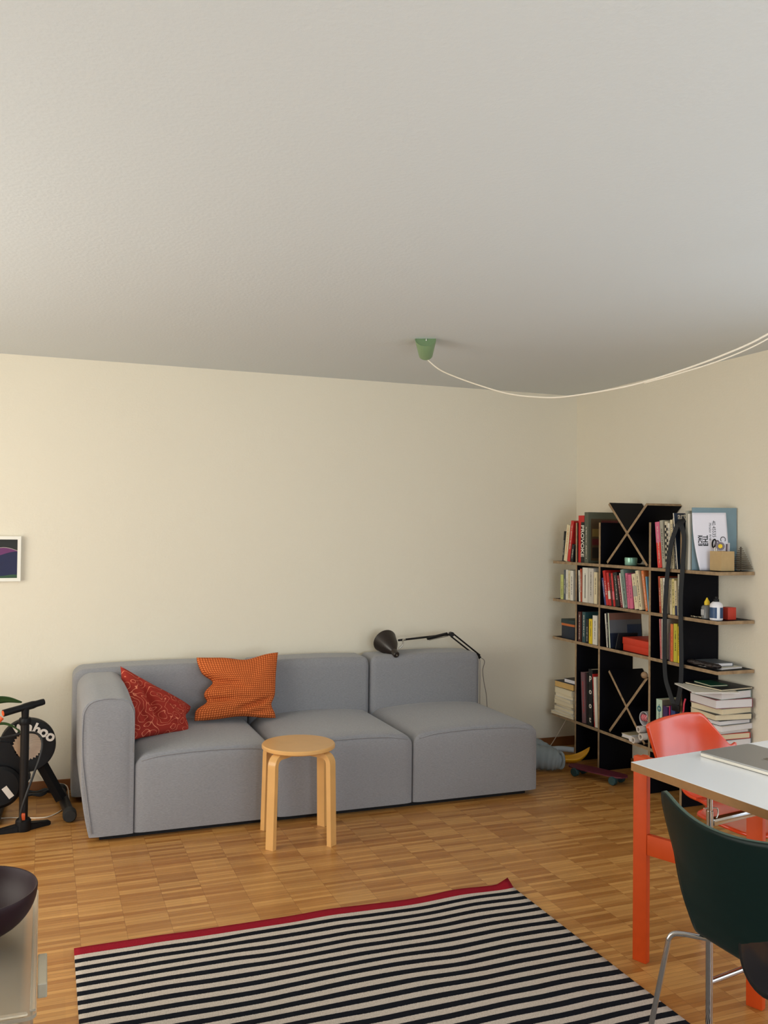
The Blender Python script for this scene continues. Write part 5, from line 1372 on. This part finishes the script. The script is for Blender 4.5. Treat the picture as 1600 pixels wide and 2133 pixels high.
def orange_chair():
    root = empty('chair', (-1.03, -2.56, 0), math.radians(180)); tag(root, 'glossy orange red shell chair behind the white table, facing the camera', 'chair')
    # local frame: forward = +y (towards the table); back panel behind
    # back outline in (x, z), x positive = picture left
    top = [(0.222, 0.722), (0.212, 0.731), (0.10, 0.744), (-0.02, 0.752), (-0.078, 0.750), (-0.094, 0.742), (-0.112, 0.722), (-0.186, 0.626), (-0.194, 0.620), (-0.202, 0.622), (-0.210, 0.630), (-0.217, 0.628)]
    bot = [(0.158, 0.552), (0.13, 0.532), (0.075, 0.500), (0.052, 0.482), (-0.052, 0.482), (-0.08, 0.505), (-0.15, 0.540), (-0.217, 0.556)]
    def along(pl, f):
        x = pl[0][0] + (pl[-1][0] - pl[0][0]) * f
        for (xa, za), (xb, zb) in zip(pl, pl[1:]):
            if xb <= x + 1e-9 <= xa + 1e-6: return x, za + (zb - za) * ((x - xa) / (xb - xa))
        return pl[-1]
    bm = bmesh.new(); rows = []; nu, nv = 72, 14
    for i in range(nu + 1):
        f = i / nu; tx, tz = along(top, f); bx_, bz = along(bot, f); col_ = []
        for j in range(nv + 1):
            g_ = j / nv; x = bx_ + (tx - bx_) * (g_ ** 0.85); z = bz + (tz - bz) * g_
            col_.append(bm.verts.new((x, -0.150 - 0.16 * (z - 0.48) + 1.05 * x * x, z)))
        rows.append(col_)
    for a_, b_2 in zip(rows, rows[1:]):
        for j in range(nv): bm.faces.new((a_[j], a_[j + 1], b_2[j + 1], b_2[j]))
    back = link_bm('backrest', bm, [M_REDPLY], root, smooth=True)
    so = back.modifiers.new('thickness', 'SOLIDIFY'); so.thickness = 0.011; so.offset = 0
    lathe_obj('screw', [(0, 0), (0.004, 0), (0.004, 0.003), (0, 0.003)], M_BLACKP, root, seg=16, mtx=Matrix.Translation((-0.203, -0.120, 0.600)) @ Matrix.Rotation(-PI / 2, 4, 'X'))
    # neck between back and seat
    bm = bmesh.new(); P = catmull([(0, -0.150, 0.505), (0, -0.145, 0.48), (0, -0.125, 0.455), (0, -0.09, 0.444), (0, -0.04, 0.443)], 6); rows = []
    for i, p in enumerate(P):
        w = 0.052 + 0.006 * (i / len(P)) ** 2
        rows.append([bm.verts.new(p + Vector((w * s / 6, 1.05 * (w * s / 6) ** 2 * (1 - i / len(P)), 0))) for s in range(-6, 7)])
    for a, b in zip(rows, rows[1:]):
        for k in range(12): bm.faces.new((a[k], a[k + 1], b[k + 1], b[k]))
    nk = link_bm('neck', bm, M_REDPLY, root, smooth=True); s2 = nk.modifiers.new('thickness', 'SOLIDIFY'); s2.thickness = 0.010; s2.offset = 0
    bm = bmesh.new(); rows = []
    for yl, w, z in ((-0.045, 0.057, 0.4432), (0.0, 0.064, 0.4435), (0.04, 0.080, 0.444), (0.075, 0.112, 0.446), (0.105, 0.155, 0.448), (0.135, 0.200, 0.450), (0.165, 0.230, 0.452), (0.21, 0.241, 0.453), (0.26, 0.238, 0.453), (0.31, 0.225, 0.450), (0.345, 0.205, 0.444), (0.365, 0.17, 0.436), (0.373, 0.10, 0.431)):
        rows.append([bm.verts.new((w * s_ / 12, yl, z + 0.25 * (w * s_ / 12) ** 2)) for s_ in range(-12, 13)])
    for a_, b_2 in zip(rows, rows[1:]):
        for k in range(24): bm.faces.new((a_[k], a_[k + 1], b_2[k + 1], b_2[k]))
    st = link_bm('seat', bm, M_REDPLY, root, smooth=True); s3 = st.modifiers.new('thickness', 'SOLIDIFY'); s3.thickness = 0.010; s3.offset = 0
    hub = Vector((0, 0.17, 0.422))
    for sx_ in (-1, 1):
        for sy_ in (-1, 1):
            kn = Vector((0.11 * sx_, 0.20 + 0.11 * sy_, 0.420)); ft = Vector((0.13 * sx_, 0.22 + 0.14 * sy_, 0.0))
            tube_obj('leg', [hub, kn + (hub - kn) * 0.15, kn + Vector((0, 0, -0.01)), kn + (ft - kn) * 0.12, ft], 0.0075, M_CHROME, root, seg=12, sub=4)
orange_chair()

# ------------------------------------------------------------------ things on the table
def build_laptop():
    ang = math.radians(-97.5)
    root = empty('laptop', (-1.275, -3.085, 0.7405), math.radians(7.6)); tag(root, 'closed silver laptop lying on the white table', 'laptop')
    m = cm('space_aluminium', (0.36, 0.355, 0.35, 1), 0.42, metal=0.75, var=0)
    def slab(name, z0, z1, b, mat):
        bm = bmesh.new(); rr = rounded_rect(0.248, 0.356, 0.012)
        add_prism(bm, rr, z0, z1, lambda u, v, w: Vector((u, v, w)))
        es = [e for e in bm.edges if abs(e.verts[0].co.z - e.verts[1].co.z) < 1e-6]
        bmesh.ops.bevel(bm, geom=es, offset=b, segments=2, affect='EDGES')
        return smooth_angle(link_bm(name, bm, mat, root), 30)
    me = cm('bare_aluminium', (0.74, 0.70, 0.62, 1), 0.4, metal=0.5, var=0)
    slab('base', 0.0015, 0.0105, 0.0015, me); slab('lid', 0.0112, 0.0158, 0.0012, m)
    bm = bmesh.new(); add_box(bm, -0.1245, -0.118, 0.12, 0.172, 0.0010, 0.0112); link_bm('hinge', bm, me, root)
    for x in (-0.1, 0.1):
        for y in (-0.15, 0.15):
            lathe_obj('rubber_foot', [(0, 0), (0.006, 0), (0.006, 0.0016), (0, 0.0016)], M_BLACKP, root, seg=16, mtx=Matrix.Translation((x, y, 0)))
    # the mark in the middle of the lid: a bitten round fruit with a leaf
    bm = bmesh.new(); pts = []
    for k in range(48):
        a = 2 * PI * k / 48; r = 0.0185 * (1 - 0.10 * abs(math.cos(a)) ** 8 * (1 if math.cos(a) > 0 else 0.6))
        x, y = r * math.cos(a), r * math.sin(a) * 0.92
        dx, dy = x + 0.002, y - 0.024
        if math.hypot(dx, dy) < 0.011:
            q = Vector((dx, dy)).normalized() * 0.011; x, y = q.x - 0.002, q.y + 0.024
        pts.append((x, y))
    add_prism(bm, pts, 0.0158, 0.0160, lambda u, v, w: Vector((u, v, w)))
    add_prism(bm, [(-0.022, -0.002), (-0.027, 0.001), (-0.031, 0.006), (-0.026, 0.005), (-0.022, 0.001)], 0.0158, 0.0160, lambda u, v, w: Vector((u, v, w)))
    link_bm('emblem', bm, cm('dark_mirror', (0.02, 0.02, 0.022, 1), 0.1, metal=0.5, var=0), root)
build_laptop()
def build_mirror():
    root = empty('disc_stand', (-0.99, -2.90, 0.7405)); tag(root, 'small pink disc with dark red rim on a black stem, at the table back edge', 'desk ornament')
    lathe_obj('stand', [(0, 0), (0.022, 0), (0.022, 0.004), (0.003, 0.008), (0.003, 0.058), (0, 0.058)], M_BLACKP, root)
    m = Matrix.Translation((0, 0, 0.084)) @ Matrix.Rotation(PI / 2, 4, 'X') 
    lathe_obj('disc', [(0, -0.002), (0.026, -0.002), (0.026, 0.002), (0, 0.002)], cm('pale_pink', rgb(236, 196, 180), 0.5), root, mtx=m)
    lathe_obj('rim', [(0.026, -0.004), (0.029, -0.004), (0.029, 0.004), (0.026, 0.004), (0.026, -0.004)], cm('dark_red_rim', rgb(110, 34, 34), 0.4), root, mtx=m)
build_mirror()

# ------------------------------------------------------------------ bike trainer
def build_trainer():
    root = empty('bike_trainer', (-3.60, -0.40, 0)); tag(root, 'black turbo bike trainer with a lettered flywheel and sprocket beside the sofa', 'bike trainer')
    o = Vector((-3.60, -0.40, 0)); L_ = lambda *p: Vector(p) - o
    Rf = 0.137; C = L_(-3.577, -0.430, 0.366)
    m = Matrix.Translation(C) @ Matrix.Rotation(PI / 2, 4, 'X')     # lathe axis -> -y
    body = [(0, -0.045), (Rf - 0.01, -0.045), (Rf, -0.035), (Rf, 0.0), (Rf - 0.004, 0.006), (Rf * 0.97, 0.008), (Rf * 0.60, 0.012), (Rf * 0.56, 0.010), (0, 0.010)]
    fwl = lathe_obj('flywheel', body, M_BLACKP, root, mtx=m, seg=64)
    wm = cm('white_decal', rgb(216, 206, 196), 0.5, var=0)
    for ch, ang, rr, tilt in (('w', 117, 0.092, 8), ('a', 88, 0.076, -10), ('h', 62, 0.072, -24), ('o', 37, 0.084, -30), ('o', 14, 0.106, -18)):
        a = math.radians(ang)
        R_ = Matrix(((1, 0, 0), (0, 0, -1), (0, 1, 0))).to_4x4() @ Matrix.Rotation(math.radians(tilt), 4, 'Z')
        R_.translation = C + Vector((rr * math.cos(a), -0.0125, rr * math.sin(a) - 0.006))
        text_mesh('lettering', ch, 0.080, wm, fwl, R_, 0.0005, 0.0026, 'CENTER')
    # sprocket cassette: stacked toothed discs
    bm = bmesh.new()
    for k in range(9):
        r = 0.074 - k * 0.0058; nt = 28 - 2 * k; y = 0.014 + k * 0.0042; pts = []
        for i in range(nt * 2):
            a = 2 * PI * i / (nt * 2) + k * 0.07; q = r if i % 2 else r * 0.88; pts.append((q * math.cos(a), q * math.sin(a)))
        add_prism(bm, pts, y, y + 0.0018, lambda u, v, w: C + Vector((u, -w, v)))
        add_prism(bm, [(0.02 * math.cos(2 * PI * i / 16), 0.02 * math.sin(2 * PI * i / 16)) for i in range(16)], y + 0.0018, y + 0.0042, lambda u, v, w: C + Vector((u, -w, v)))
    link_bm('cassette', bm, cm('sprocket_steel', (0.62, 0.50, 0.38, 1), 0.35, metal=0.9, var=0.1), root)
    lathe_obj('lock_ring', [(0, 0.05), (0.012, 0.05), (0.012, 0.058), (0.005, 0.062), (0, 0.062)], M_STEEL, root, mtx=m, seg=24)
    # body arm, lower drum and feet
    bm = bmesh.new()
    pl_ = [(-3.76, 0.34), (-3.72, 0.40), (-3.66, 0.39), (-3.575, 0.25), (-3.56, 0.20), (-3.60, 0.15), (-3.67, 0.07), (-3.76, 0.05), (-3.80, 0.2)]
    add_prism(bm, [(x - o.x, z) for x, z in pl_], -0.03, 0.05, lambda u, v, w: Vector((u, -w, v)))
    es = [e for e in bm.edges if e.calc_face_angle(0) > 0.9]; bmesh.ops.bevel(bm, geom=es, offset=0.008, segments=3, affect='EDGES')
    smooth_angle(link_bm('housing', bm, M_BLACKP, root))
    m2 = Matrix.Translation(L_(-3.705, -0.460, 0.175)) @ Matrix.Rotation(PI / 2, 4, 'X')
    drum = lathe_obj('drum', [(0, -0.02), (0.095, -0.02), (0.105, -0.01), (0.105, 0.015), (0.09, 0.026), (0, 0.028)], M_BLACKP, root, mtx=m2, seg=48)
    b = bmesh.new(); mm = Matrix.Translation(L_(-3.665, -0.489, 0.150)) @ Matrix.Rotation(math.radians(-35), 4, 'Y')
    add_box(b, -0.014, 0.014, -0.001, 0.001, -0.032, 0.032, mtx=mm); s_ = link_bm('sticker', b, wm, drum)
    bm = bmesh.new(); add_tube(bm, [L_(-3.530, -0.40, 0.30), L_(-3.408, -0.36, 0.055)], 0.024, 4, flat=(0.014, 0.030)); smooth_angle(link_bm('leg', bm, M_BLACKP, root))
    tube_obj('foot_tube', [L_(-3.408, -0.14, 0.034), L_(-3.372, -0.56, 0.034)], 0.026, M_BLACKM, root, seg=24)
    for yv, xv in ((-0.575, -3.371), (-0.125, -3.409)):
        lathe_obj('rubber_foot', [(0, -0.030), (0.030, -0.030), (0.034, -0.02), (0.034, 0.02), (0.028, 0.030), (0, 0.030)], cm('black_rubber', (0.02, 0.02, 0.02, 1), 0.8, var=0), root, mtx=Matrix.Translation(L_(xv, yv, 0.0345)) @ Matrix.Rotation(PI / 2, 4, 'X'), seg=24)
    tube_obj('foot_tube', [L_(-3.70, -0.16, 0.034), L_(-3.72, -0.53, 0.034)], 0.026, M_BLACKM, root, seg=24)
    tube_obj('leg', [L_(-3.70, -0.42, 0.12), L_(-3.715, -0.40, 0.05)], 0.022, M_BLACKP, root)
build_trainer()

# ------------------------------------------------------------------ floor pump
def build_pump():
    root = empty('floor_pump', (-3.588, -0.640, 0)); tag(root, 'black upright bicycle floor pump with orange ends standing before the trainer', 'pump')
    lathe_obj('barrel', [(0, 0.05), (0.0205, 0.05), (0.0205, 0.525), (0, 0.525)], M_BLACKM, root, mtx=Matrix.Translation((0, 0, 0)), seg=32)
    lathe_obj('collar', [(0, 0.520), (0.027, 0.520), (0.029, 0.526), (0.029, 0.545), (0.025, 0.552), (0, 0.552)], M_BLACKP, root, seg=32)
    lathe_obj('rod', [(0, 0.55), (0.0165, 0.55), (0.019, 0.600), (0, 0.600)], M_BLACKP, root, seg=24)
    tube_obj('handle', [(-0.098, -0.045, 0.588), (-0.05, -0.022, 0.596), (0, 0, 0.604), (0.05, 0.022, 0.612), (0.086, 0.038, 0.618)], [0.017, 0.0165, 0.019, 0.016, 0.0145], M_BLACKP, root, sub=3, seg=20)
    d = Vector((-0.098, -0.045, 0.588)) - Vector((-0.05, -0.022, 0.596)); q = d.to_track_quat('Z', 'Y').to_matrix().to_4x4(); q.translation = Vector((-0.098, -0.045, 0.588))
    lathe_obj('handle_end', [(0, 0), (0.013, 0), (0.013, 0.0025), (0, 0.0025)], M_ORANGEP, root, mtx=q, seg=24)
    lathe_obj('base', [(0, 0), (0.036, 0), (0.038, 0.01), (0.036, 0.050), (0.028, 0.060), (0.0, 0.060)], M_BLACKP, root, seg=28)
    for s in (-1, 1):
        bm = bmesh.new()
        a = Vector((0.022 * s, 0.008 * s, 0)); b = Vector((0.122 * s, 0.055 * s if s > 0 else -0.020, 0)); dd = (b - a).normalized(); nn = Vector((-dd.y, dd.x, 0))
        vs = []
        for p, w, h in ((a, 0.024, 0.034), (b, 0.018, 0.020)):
            for sx_, z in ((-1, 0), (1, 0), (1, h), (-1, h)): vs.append(bm.verts.new(p + nn * w * sx_ + Vector((0, 0, z))))
        for q_ in ((0, 1, 2, 3), (4, 5, 6, 7), (0, 1, 5, 4), (1, 2, 6, 5), (2, 3, 7, 6), (3, 0, 4, 7)): bm.faces.new([vs[i] for i in q_])
        bmesh.ops.recalc_face_normals(bm, faces=bm.faces); bmesh.ops.bevel(bm, geom=bm.edges[:], offset=0.004, segments=2, affect='EDGES')
        smooth_angle(link_bm('foot_wing', bm, M_BLACKP, root))
    box_obj('orange_clip', -0.013, 0.009, -0.032, -0.018, 0.058, 0.090, M_ORANGEP, root, 0.002)
    tube_obj('hose', [(-0.01, -0.040, 0.055), (-0.012, -0.050, 0.10), (0.01, -0.050, 0.18), (0.045, -0.03, 0.28), (0.075, -0.01, 0.37), (0.080, 0.012, 0.43), (0.055, 0.035, 0.462), (0.01, 0.045, 0.468), (-0.05, 0.035, 0.46), (-0.12, 0.0, 0.46), (-0.165, -0.04, 0.49), (-0.155, -0.06, 0.52)], 0.0058, cm('black_hose', (0.018, 0.018, 0.018, 1), 0.6, var=0), root, sub=6, seg=10)
    hd = tube_obj('pump_head', [(-0.155, -0.060, 0.520), (-0.120, -0.052, 0.552)], 0.014, M_BLACKP, root, seg=16)
    tube_obj('pump_head_tip', [(-0.122, -0.052, 0.550), (-0.104, -0.048, 0.570)], 0.013, M_ORANGEP, root, seg=16)
build_pump()

def build_cables():
    r = empty('coiled_cord', (-3.555, -0.085, 0)); tag(r, 'coiled black power cable lying on the floor by the skirting', 'cable')
    pts = []
    for k in range(64):
        a = k * 0.42; q = 1 + 0.10 * math.sin(k * 1.7)
        pts.append((0.085 * q * math.cos(a) + 0.01, 0.035 * q * math.sin(a) * 0.9 + 0.01, 0.010 + 0.012 * (0.5 + 0.5 * math.sin(k * 0.9)) + 0.004 * (k % 3)))
    tube_obj('cord', pts, 0.0055, cm('black_cord', (0.02, 0.022, 0.024, 1), 0.5, var=0), r, sub=3, seg=8)
    lathe_obj('plug', [(0, 0), (0.022, 0), (0.022, 0.03), (0.014, 0.045), (0, 0.045)], cm('grey_plug', rgb(112, 106, 98), 0.5), r, mtx=Matrix.Translation((-0.118, 0.035, 0.022)) @ Matrix.Rotation(PI / 2, 4, 'Y'), seg=20)
    c = tube_obj('cable', [(-3.545, -0.035, 0.155), (-3.535, -0.045, 0.135), (-3.51, -0.07, 0.105), (-3.46, -0.11, 0.060), (-3.415, -0.09, 0.064), (-3.374, -0.10, 0.048), (-3.366, -0.19, 0.022), (-3.368, -0.26, 0.006), (-3.382, -0.33, 0.0045), (-3.425, -0.42, 0.003), (-3.478, -0.478, 0.003), (-3.53, -0.475, 0.003), (-3.57, -0.460, 0.003), (-3.70, -0.420, 0.003), (-3.85, -0.44, 0.003)],
                 0.0028, M_CABLE, sub=6, seg=8)
    tag(c, 'thin white cable looping over the trainer foot and along the floor', 'cable')
build_cables()

# ------------------------------------------------------------------ plant, storage box, bowl
def build_plant():
    root = empty('potted_plant', (-3.92, -0.42, 0)); tag(root, 'long leaved green plant reaching in from the left above the pump', 'plant')
    lathe_obj('pot', [(0, 0), (0.10, 0), (0.13, 0.24), (0.135, 0.25), (0.120, 0.25), (0.115, 0.235), (0, 0.235)], cm('terracotta', rgb(160, 92, 62), 0.8), root)
    lathe_obj('soil', [(0, 0.225), (0.114, 0.225), (0.114, 0.240), (0, 0.240)], cm('soil', rgb(44, 34, 26), 0.95), root)
    def leaf(pts, w, lab=None):
        P = catmull(pts, 6); bm = bmesh.new(); n = len(P); prev = None
        for i, p in enumerate(P):
            t = i / (n - 1); ww = w * max(0.03, math.sin(PI * min(1, t * 0.92 + 0.06)) ** 0.7)
            d = (P[min(i + 1, n - 1)] - P[max(i - 1, 0)]).normalized(); s = Vector((0, -0.55, 0.85)); s = (s - d * s.dot(d)).normalized(); up_ = d.cross(s).normalized()
            row = [bm.verts.new(p + s * ww * q + up_ * (0.18 * ww * q * q)) for q in (-1, -0.5, 0, 0.5, 1)]
            if prev:
                for k in range(4): bm.faces.new((prev[k], prev[k + 1], row[k + 1], row[k]))
            prev = row
        o = link_bm('leaf', bm, M_LEAF, root, smooth=True); m = o.modifiers.new('thickness', 'SOLIDIFY'); m.thickness = 0.0012
    leaf([(0, 0, 0.24), (0.03, 0.0, 0.42), (0.10, 0, 0.56), (0.17, 0, 0.603), (0.24, 0, 0.608), (0.312, 0, 0.588)], 0.030)
    leaf([(0, 0, 0.24), (0.05, -0.02, 0.38), (0.13, -0.05, 0.475), (0.22, -0.065, 0.500), (0.28, -0.07, 0.478), (0.315, -0.07, 0.44)], 0.010)
    leaf([(0, 0, 0.24), (-0.05, 0.05, 0.45), (-0.12, 0.08, 0.62), (-0.2, 0.1, 0.66)], 0.03)
    leaf([(0, 0, 0.24), (-0.01, -0.06, 0.5), (-0.03, -0.14, 0.7), (-0.05, -0.24, 0.74)], 0.03)
    leaf([(0, 0, 0.24), (-0.06, -0.04, 0.5), (-0.16, -0.06, 0.6), (-0.26, -0.07, 0.55)], 0.028)
build_plant()

def build_storage():
    root = empty('storage_box', (-3.722, -2.945, 0)); tag(root, 'translucent plastic storage box with a clipped lid under the dark bowl', 'storage box')
    m, N, L, P = new_mat('frosted_clear_plastic')
    P.inputs['Base Color'].default_value = (0.92, 0.86, 0.75, 1); P.inputs['Roughness'].default_value = 0.22; P.inputs['Transmission Weight'].default_value = 0.88; P.inputs['IOR'].default_value = 1.2
    tc = N.new('ShaderNodeTexCoord'); nz = N.new('ShaderNodeTexNoise'); nz.inputs['Scale'].default_value = 260; L.new(tc.outputs['Object'], nz.inputs['Vector'])
    b = N.new('ShaderNodeBump'); b.inputs['Strength'].default_value = 0.08; L.new(nz.outputs[0], b.inputs['Height']); L.new(b.outputs[0], P.inputs['Normal'])
    W, D, H = 0.202, 0.350, 0.445
    bm = bmesh.new(); t = 0.004
    for s in (-1, 1):
        add_box(bm, min(s * W, s * (W - t)) + 0, max(s * W, s * (W - t)), -D, D, 0, H - 0.008)
        add_box(bm, -W + t, W - t, min(s * D, s * (D - t)), max(s * D, s * (D - t)), 0, H - 0.008)
    add_box(bm, -W + t, W - t, -D + t, D - t, 0, t)
    link_bm('tub', bm, m, root)
    bm = bmesh.new(); rr = rounded_rect(2 * W + 0.016, 2 * D + 0.016, 0.02)
    add_prism(bm, rr, H - 0.007, H + 0.001, lambda u, v, w: Vector((u, v, w)))
    # raised rim
    for s in (-1, 1):
        add_box(bm, min(s * (W + 0.006), s * (W - 0.006)), max(s * (W + 0.006), s * (W - 0.006)), -D + 0.01, D - 0.01, H + 0.0012, H + 0.007, 0.002)
        add_box(bm, -W + 0.01, W - 0.01, min(s * (D + 0.004), s * (D - 0.008)), max(s * (D + 0.004), s * (D - 0.008)), H + 0.0012, H + 0.007, 0.002)
    link_bm('lid', bm, m, root)
    m3 = cm('grey_clip_plastic', rgb(170, 160, 140), 0.4)
    for s in (-1, 1):
        x = s * (W + 0.0185 + (0.004 if s > 0 else 0))
        bm = bmesh.new(); add_box(bm, min(x - 0.0135 * s, x + 0.0075 * s), max(x - 0.0135 * s, x + 0.0075 * s), -0.225, -0.070, H - 0.030, H + 0.004, 0.003)
        link_bm('clip', bm, m3, root)
    # folded cloth inside shows through the sides
    o = box_obj('folded_cloth', -0.18, 0.18, -0.325, 0.325, 0.006, 0.40, cm('grey_olive_cloth', rgb(150, 128, 96), 0.95), None, 0.02)
    o.location = (-3.722, -2.945, 0); tag(o, 'folded grey brown cloth filling the translucent storage box', 'cloth')
build_storage()
def build_bowl():
    R = 0.170; H = 0.115
    prof = [(0, 0.0), (0.045, 0.0), (0.050, 0.004), (0.052, 0.008)]
    for k in range(1, 13):
        t = k / 12; a = t * PI / 2; prof.append((0.052 + (R - 0.052) * math.sin(a) ** 0.85, 0.008 + (H - 0.008) * (1 - math.cos(a)) ** 0.95))
    inner = [(r - 0.006, z + 0.006) for r, z in prof[3:-1]][::-1]
    prof = prof + [(R - 0.0015, H + 0.003), (R - 0.005, H + 0.002)] + inner + [(0, 0.013)]
    o = lathe_obj('bowl', prof, M_BOWL, None, seg=72, ang=50); o.location = (-3.684, -2.87, 0.4525)
    tag(o, 'large dark aubergine bowl standing on the translucent storage box', 'bowl')
build_bowl()
